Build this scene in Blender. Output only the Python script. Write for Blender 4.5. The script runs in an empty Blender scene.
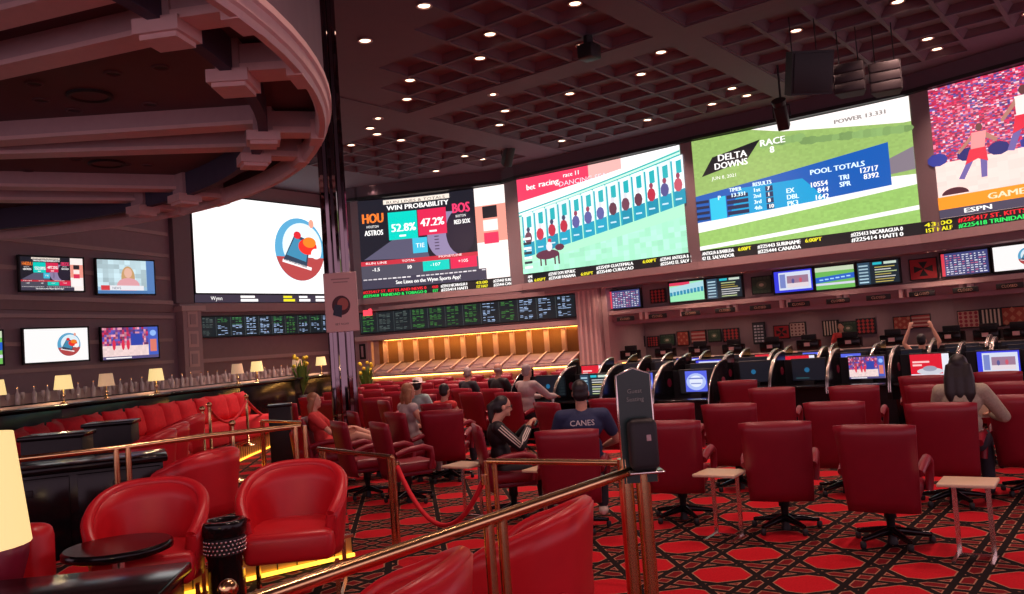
import bpy, bmesh, math, random
from mathutils import Vector, Matrix
random.seed(7)
C = bpy.context.scene.collection
PI = math.pi
# ------------------------------------------------------------------ camera
FPX = 850.0
pitch = math.atan(46/FPX); roll = math.radians(4.1); EYE = Vector((0, 0, 1.92))
F = Vector((0, math.cos(pitch), math.sin(pitch))); UL = Vector((0, -math.sin(pitch), math.cos(pitch))); XL = Vector((1, 0, 0))
RR = XL*math.cos(roll) - UL*math.sin(roll); UU = XL*math.sin(roll) + UL*math.cos(roll)
cd = bpy.data.cameras.new('camera'); cam = bpy.data.objects.new('camera', cd); C.objects.link(cam)
cd.sensor_fit = 'HORIZONTAL'; cd.sensor_width = 36; cd.lens = 36*FPX/1024; cd.clip_end = 300; cd.clip_start = .05
cam.matrix_world = Matrix(((RR.x, UU.x, -F.x, EYE.x), (RR.y, UU.y, -F.y, EYE.y), (RR.z, UU.z, -F.z, EYE.z), (0, 0, 0, 1)))
bpy.context.scene.camera = cam
def ray(x, y): return F + RR*((x-512)/FPX) + UU*((297-y)/FPX)
def atz(x, y, z):
    d = ray(x, y); return EYE + d*((z-EYE.z)/d.z)
def aty(x, y, Y):
    d = ray(x, y); return EYE + d*(Y/d.y)
# ------------------------------------------------------------------ world, exposure, large lights
w = bpy.data.worlds.new('world'); bpy.context.scene.world = w; w.use_nodes = True
w.node_tree.nodes['Background'].inputs[0].default_value = (.62, .40, .50, 1)
w.node_tree.nodes['Background'].inputs[1].default_value = 1.6
vs = bpy.context.scene.view_settings
vs.view_transform = 'Standard'; vs.look = 'None'; vs.gamma = 1; vs.use_curve_mapping = False; vs.exposure = 0.0
bpy.context.scene.cycles.max_bounces = 7
bpy.context.scene.cycles.sample_clamp_indirect = 4
bpy.context.scene.cycles.use_denoising = True
def lamp(name, kind, loc, energy, col, parent=None, **k):
    l = bpy.data.lights.new(name, kind); l.energy = energy; l.color = col
    for a, b in k.items(): setattr(l, a, b)
    o = bpy.data.objects.new(name, l); C.objects.link(o); o.location = loc
    if parent: o.parent = parent
    return o
# ------------------------------------------------------------------ materials
def mat(name, col, rough=.5, metal=0, spec=.5, emit=0, ecol=None, noise=0, nscale=20, coat=0, bump=0):
    m = bpy.data.materials.new(name); m.use_nodes = True; nt = m.node_tree; b = nt.nodes['Principled BSDF']
    c4 = tuple(col)+(1,)
    b.inputs['Base Color'].default_value = c4; b.inputs['Roughness'].default_value = rough; b.inputs['Metallic'].default_value = metal
    b.inputs['Specular IOR Level'].default_value = spec; b.inputs['Coat Weight'].default_value = coat
    if emit:
        b.inputs['Emission Color'].default_value = tuple(ecol or col)+(1,); b.inputs['Emission Strength'].default_value = emit
    if noise or bump:
        tc = nt.nodes.new('ShaderNodeTexCoord'); n = nt.nodes.new('ShaderNodeTexNoise'); n.inputs['Scale'].default_value = nscale
        n.inputs['Detail'].default_value = 4
        nt.links.new(tc.outputs['Object'], n.inputs['Vector'])
        if noise:
            r = nt.nodes.new('ShaderNodeMix'); r.data_type = 'RGBA'
            r.inputs['A'].default_value = tuple(c*(1-noise) for c in col)+(1,); r.inputs['B'].default_value = tuple(min(1, c*(1+noise)) for c in col)+(1,)
            nt.links.new(n.outputs['Fac'], r.inputs['Factor']); nt.links.new(r.outputs['Result'], b.inputs['Base Color'])
        if bump:
            bp = nt.nodes.new('ShaderNodeBump'); bp.inputs['Strength'].default_value = bump; bp.inputs['Distance'].default_value = .01
            nt.links.new(n.outputs['Fac'], bp.inputs['Height']); nt.links.new(bp.outputs['Normal'], b.inputs['Normal'])
    return m
M = dict(
 red=mat('red_leather', (.23, .005, .018), .38, spec=.5, noise=.12, nscale=9, bump=.03),
 redlounge=mat('scarlet_leather', (.64, .014, .024), .36, spec=.5, noise=.1, nscale=7, bump=.02),
 maroon=mat('maroon_leather', (.20, .008, .03), .4, noise=.1, nscale=8),
 redfab=mat('red_fabric', (.66, .012, .025), .8, noise=.2, nscale=14, bump=.3),
 black=mat('black_gloss', (.008, .006, .007), .16, spec=.30, noise=.1),
 blackm=mat('black_matte', (.012, .011, .013), .55, noise=.1),
 brass=mat('polished_brass', (.80, .52, .26), .20, 1, noise=.01),
 gold=mat('gold_panel', (.70, .42, .12), .35, .6, noise=.15, nscale=12),
 chrome=mat('chrome', (.80, .72, .66), .22, 1, noise=.01),
 mirror=mat('dark_mirror', (.22, .17, .19), .05, 1, noise=.05),
 wall=mat('mauve_wall', (.32, .21, .22), .75, noise=.08, nscale=6),
 walld=mat('brown_wall_panel', (.36, .25, .28), .75, noise=.1, nscale=6),
 trim=mat('pink_beige_trim', (.72, .50, .47), .5, noise=.08, nscale=10),
 trimd=mat('rose_plaster', (.52, .36, .36), .6, noise=.08, nscale=10),
 ceil=mat('ceiling_plum', (.115, .070, .092), .75, noise=.08, nscale=4),
 ceild=mat('coffer_plum', (.095, .058, .076), .8, noise=.1, nscale=4),
 soffit=mat('soffit_brown', (.13, .075, .08), .7, noise=.08, nscale=4),
 navy=mat('navy_band', (.06, .055, .095), .7, noise=.08, nscale=4),
 pier=mat('grey_pier', (.26, .19, .21), .6, noise=.05),
 table=mat('cream_laminate', (.72, .55, .36), .35, noise=.05),
 goldwall=mat('backlit_panel_fabric', (.30, .15, .06), .75, noise=.15, nscale=30),
 leaf=mat('leaf_green', (.10, .20, .03), .6, noise=.3), yellow=mat('yellow_flower', (.75, .6, .03), .6, noise=.2),
 pot=mat('dark_pot', (.035, .024, .028), .5, noise=.1),
 skin=mat('skin', (.62, .32, .22), .55, noise=.06), skin2=mat('tan_skin', (.50, .25, .17), .55, noise=.06),
 hair=mat('black_hair', (.012, .009, .010), .45, noise=.3, nscale=60), hairb=mat('light_brown_hair', (.30, .13, .06), .5, noise=.3, nscale=60),
 hairg=mat('grey_hair', (.30, .25, .24), .6, noise=.3, nscale=60),
 track=mat('black_track_cloth', (.010, .009, .012), .6, noise=.2), white=mat('white_cloth', (.75, .68, .62), .6, noise=.05),
 navyc=mat('navy_cotton', (.018, .030, .085), .8, noise=.15), jean=mat('dark_trousers', (.02, .02, .03), .8, noise=.15),
 grey=mat('grey_sweater', (.42, .35, .34), .85, noise=.15), teal=mat('pale_teal_cotton', (.35, .50, .48), .85, noise=.15),
 redc=mat('red_cloth', (.6, .04, .04), .8, noise=.15), stripe=mat('khaki_knit', (.38, .34, .25), .85, noise=.3, nscale=60),
 glass=mat('clear_glass', (.70, .58, .58), .08, 0, spec=.8, noise=.05),
 shade=mat('lit_lamp_shade', (.8, .62, .35), .7, emit=.85, ecol=(1, .74, .30), noise=.02),
 shadedim=mat('lamp_reflection_glow', (.7, .5, .3), .7, emit=.35, ecol=(1, .62, .36), noise=.02),  # glow put in for reflections of the bar lamps
 led=mat('led_strip', (1, .6, .1), .5, emit=11.0, ecol=(1, .48, .10), noise=.02),
 ledy=mat('yellow_led_strip', (1, .7, .1), .5, emit=2.2, ecol=(1, .55, .05), noise=.02),
 bulb=mat('downlight_glow', (1, .8, .6), .5, emit=5.0, ecol=(1, .72, .48), noise=.02),
 cream=mat('cream_plastic', (.7, .6, .5), .5, noise=.04), slate=mat('dark_green_sign', (.012, .035, .030), .3, noise=.1),
)
def emis_mat(name, strength):
    m = bpy.data.materials.new(name); m.use_nodes = True; nt = m.node_tree; b = nt.nodes['Principled BSDF']
    b.inputs['Base Color'].default_value = (.01, .01, .01, 1); b.inputs['Roughness'].default_value = .6
    a = nt.nodes.new('ShaderNodeVertexColor'); a.layer_name = 'Col'
    nt.links.new(a.outputs['Color'], b.inputs['Emission Color']); b.inputs['Emission Strength'].default_value = strength
    return m
M['screen'] = emis_mat('led_screen_picture', 1.25)
M['tv'] = emis_mat('television_picture', 1.0)
def paint_mat(name):
    m = bpy.data.materials.new(name); m.use_nodes = True; nt = m.node_tree; b = nt.nodes['Principled BSDF']
    a = nt.nodes.new('ShaderNodeVertexColor'); a.layer_name = 'Col'; b.inputs['Roughness'].default_value = .7
    nt.links.new(a.outputs['Color'], b.inputs['Base Color']); return m
M['paint'] = paint_mat('printed_paint')
def carpet_mat():
    m = bpy.data.materials.new('casino_carpet'); m.use_nodes = True; nt = m.node_tree; N = nt.nodes; L = nt.links; b = N['Principled BSDF']
    b.inputs['Roughness'].default_value = .9; b.inputs['Specular IOR Level'].default_value = .15
    tc = N.new('ShaderNodeTexCoord'); mp = N.new('ShaderNodeMapping'); mp.inputs['Rotation'].default_value = (0, 0, math.radians(37.7))
    mp.inputs['Scale'].default_value = (1/.66,)*3
    L.new(tc.outputs['Object'], mp.inputs['Vector']); sp = N.new('ShaderNodeSeparateXYZ'); L.new(mp.outputs['Vector'], sp.inputs[0])
    def mth(op, a, bb=None, c=None):
        n = N.new('ShaderNodeMath'); n.operation = op
        for i, q in enumerate((a, bb, c)):
            if q is None: continue
            if isinstance(q, (int, float)): n.inputs[i].default_value = q
            else: L.new(q, n.inputs[i])
        return n.outputs[0]
    x, y = sp.outputs[0], sp.outputs[1]
    def dist(e, off, k=1.0): # distance to nearest line e=off mod 1
        f = mth('FRACT', mth('ADD', e, 10.5-off)); return mth('MULTIPLY', mth('ABSOLUTE', mth('SUBTRACT', f, .5)), k)
    ds = [dist(x, .115), dist(x, -.115), dist(y, .115), dist(y, -.115), dist(mth('ADD', x, y), .5, .707), dist(mth('SUBTRACT', x, y), .5, .707)]
    mn = ds[0]
    for q in ds[1:]: mn = mth('MINIMUM', mn, q)
    band = mth('LESS_THAN', mn, .040); edge = mth('LESS_THAN', mn, .056)
    cx = mth('SUBTRACT', mth('FRACT', x), .5); cy = mth('SUBTRACT', mth('FRACT', y), .5)
    rad = mth('SQRT', mth('ADD', mth('MULTIPLY', cx, cx), mth('MULTIPLY', cy, cy)))
    disc = mth('LESS_THAN', rad, .40)
    def mix(f, A, B):
        n = N.new('ShaderNodeMix'); n.data_type = 'RGBA'; L.new(f, n.inputs['Factor'])
        for s, q in (('A', A), ('B', B)):
            if isinstance(q, tuple): n.inputs[s].default_value = q
            else: L.new(q, n.inputs[s])
        return n.outputs['Result']
    c = mix(disc, (.22, .008, .012, 1), (.66, .010, .022, 1))
    c = mix(edge, c, (.50, .24, .15, 1)); c = mix(band, c, (.014, .008, .008, 1))
    nz = N.new('ShaderNodeTexNoise'); nz.inputs['Scale'].default_value = 60; L.new(tc.outputs['Object'], nz.inputs['Vector'])
    mm = N.new('ShaderNodeMix'); mm.data_type = 'RGBA'; mm.blend_type = 'MULTIPLY'; mm.inputs['Factor'].default_value = .5
    L.new(c, mm.inputs['A']); L.new(nz.outputs['Fac'], mm.inputs['B']); L.new(mm.outputs['Result'], b.inputs['Base Color'])
    return m
M['carpet'] = carpet_mat()
# ------------------------------------------------------------------ mesh builder
class MB:
    def __init__(s): s.v = []; s.f = []; s.m = []; s.sm = []; s.mats = []; s.col = []
    def mi(s, m):
        if m not in s.mats: s.mats.append(m)
        return s.mats.index(m)
    def add(s, vs, fs, m=None, smooth=False, T=None, col=None):
        o = len(s.v)
        for p in vs:
            p = Vector(p); s.v.append(T @ p if T else p)
        k = s.mi(m)
        for f in fs: s.f.append([o+i for i in f]); s.m.append(k); s.sm.append(smooth); s.col.append(col)
        return s
    def box(s, c, d, m=None, T=None, rz=0):
        x, y, z = (a/2 for a in d); vs = [Vector((i*x, j*y, k*z)) for i in (-1, 1) for j in (-1, 1) for k in (-1, 1)]
        R = Matrix.Rotation(rz, 3, 'Z'); vs = [R @ p + Vector(c) for p in vs]
        return s.add(vs, [(0, 1, 3, 2), (4, 6, 7, 5), (0, 4, 5, 1), (2, 3, 7, 6), (0, 2, 6, 4), (1, 5, 7, 3)], m, T=T)
    def rbox(s, c, d, r=.02, m=None, seg=2, taper=None, T=None):
        bm = bmesh.new(); bmesh.ops.create_cube(bm, size=1)
        for v in bm.verts:
            k = (taper if taper and v.co.z > 0 else (1, 1)); v.co = Vector((v.co.x*d[0]*k[0], v.co.y*d[1]*k[1], v.co.z*d[2]))
        bmesh.ops.bevel(bm, geom=list(bm.edges), offset=r, segments=seg, affect='EDGES', profile=.5)
        s.add([v.co+Vector(c) for v in bm.verts], [[v.index for v in f.verts] for f in bm.faces], m, True, T); bm.free(); return s
    def lathe(s, c, prof, m=None, n=20, T=None, smooth=True):
        vs = []; fs = []
        for r, z in prof:
            for i in range(n): a = 2*PI*i/n; vs.append((c[0]+r*math.cos(a), c[1]+r*math.sin(a), c[2]+z))
        for j in range(len(prof)-1):
            for i in range(n): fs.append((j*n+i, j*n+(i+1) % n, (j+1)*n+(i+1) % n, (j+1)*n+i))
        s.add(vs, fs, m, smooth, T); o = len(prof)-1
        s.add([vs[i] for i in range(n)], [list(range(n))[::-1]], m, False, T); s.add([vs[o*n+i] for i in range(n)], [list(range(n))], m, False, T); return s
    def tube(s, pts, r, m=None, n=8, T=None, closed=False, flat=1):
        pts = [Vector(p) for p in pts]; vs = []; fs = []; N = len(pts); up = Vector((0, 0, 1)); prev = None
        for i, p in enumerate(pts):
            a = pts[(i-1) % N] if (i or closed) else p; b = pts[(i+1) % N] if (i < N-1 or closed) else p
            t = (b-a).normalized()
            x = (prev - t*prev.dot(t)) if prev is not None else t.cross(up)
            if x.length < 1e-4: x = t.cross(Vector((1, 0, 0)))
            x.normalize(); prev = x; y = t.cross(x); rr = r[i] if isinstance(r, (list, tuple)) else r
            for k in range(n): q = 2*PI*k/n; vs.append(p + x*rr*math.cos(q) + y*rr*flat*math.sin(q))
        for i in range(N if closed else N-1):
            for k in range(n): j = (i+1) % N; fs.append((i*n+k, i*n+(k+1) % n, j*n+(k+1) % n, j*n+k))
        s.add(vs, fs, m, True, T)
        if not closed: s.add(vs[:n], [list(range(n))[::-1]], m, False, T); s.add(vs[-n:], [list(range(n))], m, False, T)
        return s
    def ball(s, c, r, m=None, n=14, T=None, k=8):
        if not isinstance(r, (tuple, list)): r = (r, r, r)
        vs = [(c[0], c[1], c[2]-r[2])]; fs = []
        for j in range(1, k):
            q = -PI/2+PI*j/k
            for i in range(n): a = 2*PI*i/n; vs.append((c[0]+r[0]*math.cos(q)*math.cos(a), c[1]+r[1]*math.cos(q)*math.sin(a), c[2]+r[2]*math.sin(q)))
        vs.append((c[0], c[1], c[2]+r[2])); e = len(vs)-1
        for i in range(n): fs.append((0, 1+(i+1) % n, 1+i)); fs.append((e, e-n+i, e-n+(i+1) % n))
        for j in range(k-2):
            for i in range(n): fs.append((1+j*n+i, 1+j*n+(i+1) % n, 1+(j+1)*n+(i+1) % n, 1+(j+1)*n+i))
        return s.add(vs, fs, m, True, T)
    def prism(s, poly, z0, z1, m=None, T=None): # poly xy
        n = len(poly); vs = [(x, y, z0) for x, y in poly]+[(x, y, z1) for x, y in poly]
        return s.add(vs, [list(range(n))[::-1], list(range(n, 2*n))]+[(i, (i+1) % n, n+(i+1) % n, n+i) for i in range(n)], m, T=T)
    def obj(s, name, parent=None, loc=None, rz=0, kind=None, label=None):
        me = bpy.data.meshes.new(name); me.from_pydata([tuple(p) for p in s.v], [], s.f)
        for m in s.mats: me.materials.append(M[m] if isinstance(m, str) else m)
        me.polygons.foreach_set('material_index', s.m); me.polygons.foreach_set('use_smooth', s.sm)
        if any(c is not None for c in s.col):
            ca = me.color_attributes.new('Col', 'FLOAT_COLOR', 'CORNER'); d = []
            for p, c in zip(me.polygons, s.col): d += list((c or (0, 0, 0))+(1,))*p.loop_total
            ca.data.foreach_set('color', d)
        me.update(); o = bpy.data.objects.new(name, me); C.objects.link(o)
        if parent: o.parent = parent
        if loc is not None: o.location = loc
        o.rotation_euler.z = rz
        if kind: o['kind'] = kind
        if label: o['label'] = label
        return o
def thing(name, label, cat, loc=(0, 0, 0), rz=0, group=None):
    o = bpy.data.objects.new(name, None); C.objects.link(o); o.location = loc; o.rotation_euler.z = rz; o.empty_display_size = .1
    return tag(o, label, cat, group)
def tag(o, label, cat, group=None):
    o['label'] = label; o['category'] = cat
    if group: o['group'] = group
    return o
kids = {}
def dup(root, loc, rz, label=None, group=None):
    def cp(o, par):
        c = o.copy(); C.objects.link(c)
        if par: c.parent = par
        for ch in o.children: cp(ch, c)
        return c
    r = cp(root, None); r.location = loc; r.rotation_euler.z = rz
    if label: r['label'] = label
    if group: r['group'] = group
    return r
ORD = 'first second third fourth fifth sixth seventh eighth ninth tenth eleventh twelfth thirteenth fourteenth fifteenth sixteenth seventeenth eighteenth nineteenth twentieth'.split()
def nth(i): return ORD[i] if i < 20 else ('twenty-'+ORD[i-20] if i < 29 else ('thirtieth' if i == 29 else ('thirty-'+ORD[i-30] if i < 39 else 'fortieth' if i == 39 else 'forty-'+ORD[i-40])))
# seating grid axes: U runs along the rows (to the right), V towards the screens
UV_U = Vector((.79, -.61, 0)).normalized(); UV_V = Vector((.61, .79, 0)).normalized()
def uv(u, v, z=0): return UV_U*u + UV_V*v + Vector((0, 0, z))
RZV = math.atan2(UV_V.y, UV_V.x) - PI/2     # turns local +Y onto V
# ------------------------------------------------------------------ picture canvas for screens
FONT = {}
def text_mesh(s):
    if s in FONT: return FONT[s]
    cu = bpy.data.curves.new('t', 'FONT'); cu.body = s; cu.resolution_u = 2; o = bpy.data.objects.new('t', cu); C.objects.link(o)
    bpy.context.view_layer.update()
    me = o.evaluated_get(bpy.context.evaluated_depsgraph_get()).to_mesh()
    vs = [(v.co.x, v.co.y) for v in me.vertices]; fs = [list(p.vertices) for p in me.polygons]
    bpy.data.objects.remove(o); bpy.data.curves.remove(cu); FONT[s] = (vs, fs); return FONT[s]
class Canvas:
    """flat picture W x H metres: every patch is a coloured polygon on the display surface"""
    def __init__(s, W, H, sag=0, mat='screen'): s.W = W; s.H = H; s.sag = sag; s.mb = MB(); s.mat = mat
    def P(s, x, y, l):
        t = 2*x/s.W-1; return (x-s.W/2, s.sag*(1-t*t) - .004*l, y)   # bulge away from the viewer (viewer at -Y)
    def rect(s, x0, y0, x1, y1, c, l=1):
        if s.sag and x1-x0 > .1: return s.poly([(x0, y0), (x1, y0), (x1, y1), (x0, y1)], c, l)
        n = 1
        for i in range(n):
            a = x0+(x1-x0)*i/n; b = x0+(x1-x0)*(i+1)/n
            s.mb.add([s.P(a, y0, l), s.P(b, y0, l), s.P(b, y1, l), s.P(a, y1, l)], [(0, 1, 2, 3)], s.mat, col=c)
    def poly(s, pts, c, l=2):
        if not s.sag: s.mb.add([s.P(x, y, l) for x, y in pts], [list(range(len(pts)))], s.mat, col=c); return
        def clip(ps, k, sg): # keep sg*(x-k) >= 0
            out = []
            for i, a in enumerate(ps):
                b_ = ps[(i+1) % len(ps)]; fa = sg*(a[0]-k); fb = sg*(b_[0]-k)
                if fa >= 0: out.append(a)
                if (fa > 0 and fb < 0) or (fa < 0 and fb > 0): t = fa/(fa-fb); out.append((a[0]+(b_[0]-a[0])*t, a[1]+(b_[1]-a[1])*t))
            return out
        st = s.W/14; x0 = min(p[0] for p in pts); x1 = max(p[0] for p in pts); k = math.floor(x0/st)
        while k*st < x1:
            q = clip(pts, k*st, 1); q = clip(q, (k+1)*st, -1) if len(q) > 2 else q
            if len(q) > 2: s.mb.add([s.P(x, y, l) for x, y in q], [list(range(len(q)))], s.mat, col=c)
            k += 1
    def ell(s, cx, cy, rx, ry, c, l=2, n=24, a0=0, a1=2*PI): s.poly([(cx+rx*math.cos(a0+(a1-a0)*i/(n-1)), cy+ry*math.sin(a0+(a1-a0)*i/(n-1))) for i in range(n)], c, l)
    def text(s, t, x, y, h, c, l=3, al='l', wmax=None, bold=0):
        vs, fs = text_mesh(t)
        if not vs: return
        k = h/.72; w = max(p[0] for p in vs)*k; kx = k
        if wmax: kx = k*wmax/w; w = wmax
        ox = x-(w/2 if al == 'c' else w if al == 'r' else 0)
        for d in ([0, bold] if bold else [0]): s.mb.add([s.P(ox+p[0]*kx+d, y+p[1]*k, l+(d > 0)*.3) for p in vs], fs, s.mat, col=c)
    def grid(s, x0, y0, x1, y1, nx, ny, fn, l=1):
        for i in range(nx):
            for j in range(ny):
                c = fn((i+.5)/nx, (j+.5)/ny)
                if c: s.rect(x0+(x1-x0)*i/nx, y0+(y1-y0)*j/ny, x0+(x1-x0)*(i+1)/nx, y0+(y1-y0)*(j+1)/ny, c, l)
def jit(c, a): k = 1+random.uniform(-a, a); return tuple(max(0, q*k) for q in c)
K = (.006, .006, .008); WH = (1, .97, .95)

def pic_phone(cv): # white advert: circle with a hand-held phone
    W, H = cv.W, cv.H; cv.rect(0, 0, W, H, (1, .98, .97), 1)
    cx, cy, r = W*.69, H*.5, H*.355
    cv.ell(cx, cy, r, r, (.10, .38, .62), 2, 40); cv.ell(cx+.1*r, cy+.1*r, r*.8, r*.75, (.75, .88, .95), 3, 36)
    cv.ell(cx, cy, r*.995, r*.995, (.45, .06, .06), 4, 30, PI*1.08, PI*1.92)
    c, s_ = math.cos(-.3), math.sin(-.3)
    def q(a, b): return (cx+(a*c-b*s_)*r, cy+(a*s_+b*c)*r-.1*r)
    cv.poly([q(-.62, -.52), q(.55, -.42), q(.55, -.32), q(-.62, -.42)], (1, .9, .9), 5)
    cv.poly([q(-.6, -.45), q(.35, -.4), q(.30, .5), q(-.36, .5)], (.03, .05, .09), 5); cv.poly([q(-.52, -.25), q(.28, -.22), q(.24, .4), q(-.34, .4)], (.05, .25, .42), 6)
    cv.ell(cx+.30*r, cy+.10*r, .38*r, .26*r, (.85, .03, .02), 7); cv.ell(cx+.38*r, cy+.24*r, .27*r, .17*r, (.9, .22, .02), 8)
    cv.ell(cx-.1*r, cy+.45*r, .15*r, .12*r, (.7, .02, .03), 7); cv.ell(cx+.62*r, cy-.12*r, .2*r, .17*r, (1, .9, .88), 9)
    cv.ell(cx+.5*r, cy+.85*r, .1*r, .14*r, (.85, .35, .25), 7)
def pic_odds_game(cv):
    W, H = cv.W, cv.H; cv.rect(0, 0, W, H, (.012, .012, .02), 1)
    cv.rect(.79*W, 0, W, H, (1, .9, .86), 2); cv.rect(.79*W, .40*H, W, .8*H, (.9, .32, .25), 3)
    cv.rect(.84*W, .66*H, .94*W, .79*H, (.02, .015, .02), 4); cv.rect(.84*W, .52*H, .94*W, .64*H, (1, .85, .8), 4); cv.rect(.84*W, .38*H, .94*W, .5*H, (.75, .03, .1), 4); cv.rect(.82*W, .14*H, .97*W, .34*H, (1, .95, .93), 4)
    cv.poly([(.02*W, .33*H), (.30*W, .62*H), (.42*W, .52*H), (.46*W, .3*H)], (.10, .09, .15), 2)
    cv.ell(.60*W, .52*H, .15*W, .27*H, (.28, .22, .38), 3); cv.ell(.68*W, .55*H, .10*W, .25*H, (.02, .015, .03), 4)
    for i in range(7): cv.rect(.50*W, .38*H+i*.035*H, .53*W, .392*H+i*.035*H, (.08, .05, .1), 5)
    cv.rect(0, .26*H, .79*W, .31*H, (.55, .03, .05), 5); cv.rect(0, 0, .79*W, .26*H, (.075, .07, .10), 5); cv.rect(0, 0, .84*W, .12*H, (.05, .045, .075), 6)
    cv.rect(.17*W, .935*H, .62*W, .985*H, (.85, .75, .65), 6); cv.text('RUN LINES & TOTALS', .19*W, .94*H, .030*H, (.1, .05, .05), 7, wmax=.4*W)
    cv.text('WIN PROBABILITY', .19*W, .865*H, .055*H, WH, 7, wmax=.42*W, bold=.02)
    cv.text('HOU', .02*W, .74*H, .11*H, (1, .22, .03), 7, wmax=.14*W, bold=.04); cv.text('HOUSTON', .05*W, .685*H, .028*H, WH, 7, wmax=.08*W); cv.text('ASTROS', .035*W, .60*H, .06*H, WH, 7, wmax=.12*W, bold=.02)
    cv.text('BOS', .63*W, .76*H, .11*H, (.95, .05, .16), 7, wmax=.12*W, bold=.04); cv.text('BOSTON', .655*W, .71*H, .028*H, WH, 7, wmax=.07*W); cv.text('RED SOX', .64*W, .635*H, .05*H, WH, 7, wmax=.11*W, bold=.02)
    cv.rect(.195*W, .53*H, .39*W, .84*H, (0, .62, .52), 6); cv.rect(.395*W, .55*H, .59*W, .84*H, (.72, .02, .08), 6)
    cv.text('52.8%', .21*W, .62*H, .09*H, WH, 7, wmax=.165*W, bold=.03); cv.text('47.2%', .41*W, .65*H, .09*H, WH, 7, wmax=.16*W, bold=.03)
    cv.rect(.265*W, .56*H, .31*W, .58*H, WH, 7); cv.rect(.47*W, .58*H, .52*W, .60*H, WH, 7)
    cv.rect(.35*W, .36*H, .45*W, .53*H, (.05, .5, .7), 7); cv.text('TIE', .37*W, .42*H, .05*H, WH, 8, wmax=.06*W)
    cv.text('RUN LINE', .03*W, .275*H, .025*H, WH, 7, wmax=.14*W); cv.text('TOTAL', .27*W, .275*H, .025*H, WH, 7, wmax=.09*W); cv.text('MONEYLINE', .52*W, .285*H, .025*H, WH, 7, wmax=.16*W)
    cv.text('-1.5', .07*W, .195*H, .04*H, WH, 8, bold=.02); cv.text('10', .30*W, .195*H, .04*H, WH, 8, bold=.02)
    cv.rect(.41*W, .15*H, .59*W, .26*H, (0, .6, .5), 7); cv.rect(.60*W, .15*H, .78*W, .27*H, (.75, .02, .08), 7)
    cv.text('-107', .46*W, .20*H, .035*H, WH, 8, wmax=.07*W); cv.text('+105', .65*W, .21*H, .035*H, WH, 8, wmax=.07*W)
    for i in range(26):
        if random.random() < .85: cv.rect((.01+i*.032)*W, .098*H, (.035+i*.032)*W, .112*H, jit((.7, .65, .68), .3), 7)
    cv.text('See Lines on the Wynn Sports App!', .22*W, .035*H, .042*H, WH, 8, wmax=.44*W, bold=.012)
def pic_gate(cv): # racing start gate
    W, H = cv.W, cv.H; cv.rect(0, 0, W, H, (.60, .90, .72), 1)
    cv.poly([(0, .1*H), (W, .34*H), (W, .60*H), (0, .40*H)], (.42, .82, .58), 2)
    cv.grid(0, 0, W, .36*H, 30, 7, lambda a, b: jit((.40, .86, .60), .16), 2)
    cv.poly([(0, .62*H), (W, .96*H), (W, H), (0, H)], (.95, .93, .93), 3); cv.poly([(0, .76*H), (.66*W, .9*H), (.66*W, H), (0, H)], (.85, .05, .12), 4)
    cv.poly([(.46*W, .86*H), (.66*W, .9*H), (.66*W, H), (.46*W, H)], (.80, .45, .42), 5); cv.text('bet', .06*W, .87*H, .06*H, WH, 6, bold=.02); cv.text('racing', .14*W, .88*H, .06*H, WH, 6, wmax=.13*W, bold=.02); cv.text('race 11', .30*W, .93*H, .045*H, WH, 6, wmax=.1*W, bold=.01)
    cv.text('DANCING SEA', .27*W, .845*H, .05*H, (.95, .75, .85), 6, wmax=.3*W)
    blue = (.01, .30, .45)
    for k in (0, .035): cv.poly([(0, (.60+k)*H), (W, (.90+k)*H), (W, (.915+k)*H), (0, (.615+k)*H)], (.03, .45, .45), 7)
    n = 13
    for i in range(n):
        x = (.02+i*.077)*W; y = (.17+i*.022)*H; h = .33*H; x1 = x+.070*W
        cv.poly([(x, y+.12*H), (x1, y+.14*H), (x1, y+h+.14*H), (x, y+h+.12*H)], jit((.80, .88, .92), .1), 8)
        cv.poly([(x+.004*W, y), (x1, y+.02*H), (x1, y+.16*H), (x+.004*W, y+.14*H)], jit(blue, .2), 9)
        cv.poly([(x, y), (x+.010*W, y), (x+.010*W, y+h+.1*H), (x, y+h+.1*H)], (.02, .38, .50), 10)
        cv.poly([(x+.03*W, y+.30*H), (x1-.01*W, y+.31*H), (x1-.01*W, y+.43*H), (x+.03*W, y+.42*H)], (.02, .42, .46), 10)
        cv.ell(x+.035*W, y+.20*H, .024*W, .065*H, jit(random.choice([(.5, .03, .06), (.10, .10, .30), (.15, .05, .08), (.6, .1, .15)]), .2), 11, 10)
        cv.ell(x+.037*W, y+.285*H, .012*W, .028*H, random.choice([(.7, .7, .75), (.3, .05, .1), (.05, .06, .12)]), 12, 8)
        cv.rect(x+.015*W, y+.06*H, x+.05*W, y+.075*H, (.55, .75, .85), 11)
    cv.ell(.17*W, .17*H, .075*W, .05*H, (.12, .03, .06), 13, 14); cv.ell(.25*W, .23*H, .03*W, .035*H, (.12, .03, .06), 13, 10)
    for a in (.12, .15, .21, .235): cv.rect(a*W, .06*H, (a+.01)*W, .17*H, (.10, .03, .06), 13)
    cv.ell(.185*W, .25*H, .02*W, .05*H, (.85, .75, .8), 14, 10); cv.ell(.19*W, .31*H, .012*W, .022*H, (.6, .03, .06), 14, 10)
    for k in range(7): cv.rect(.02*W, (.05+k*.05)*H, .07*W, (.075+k*.05)*H, (.03, .04, .05) if k % 2 else (.9, .9, .9), 13)
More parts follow.
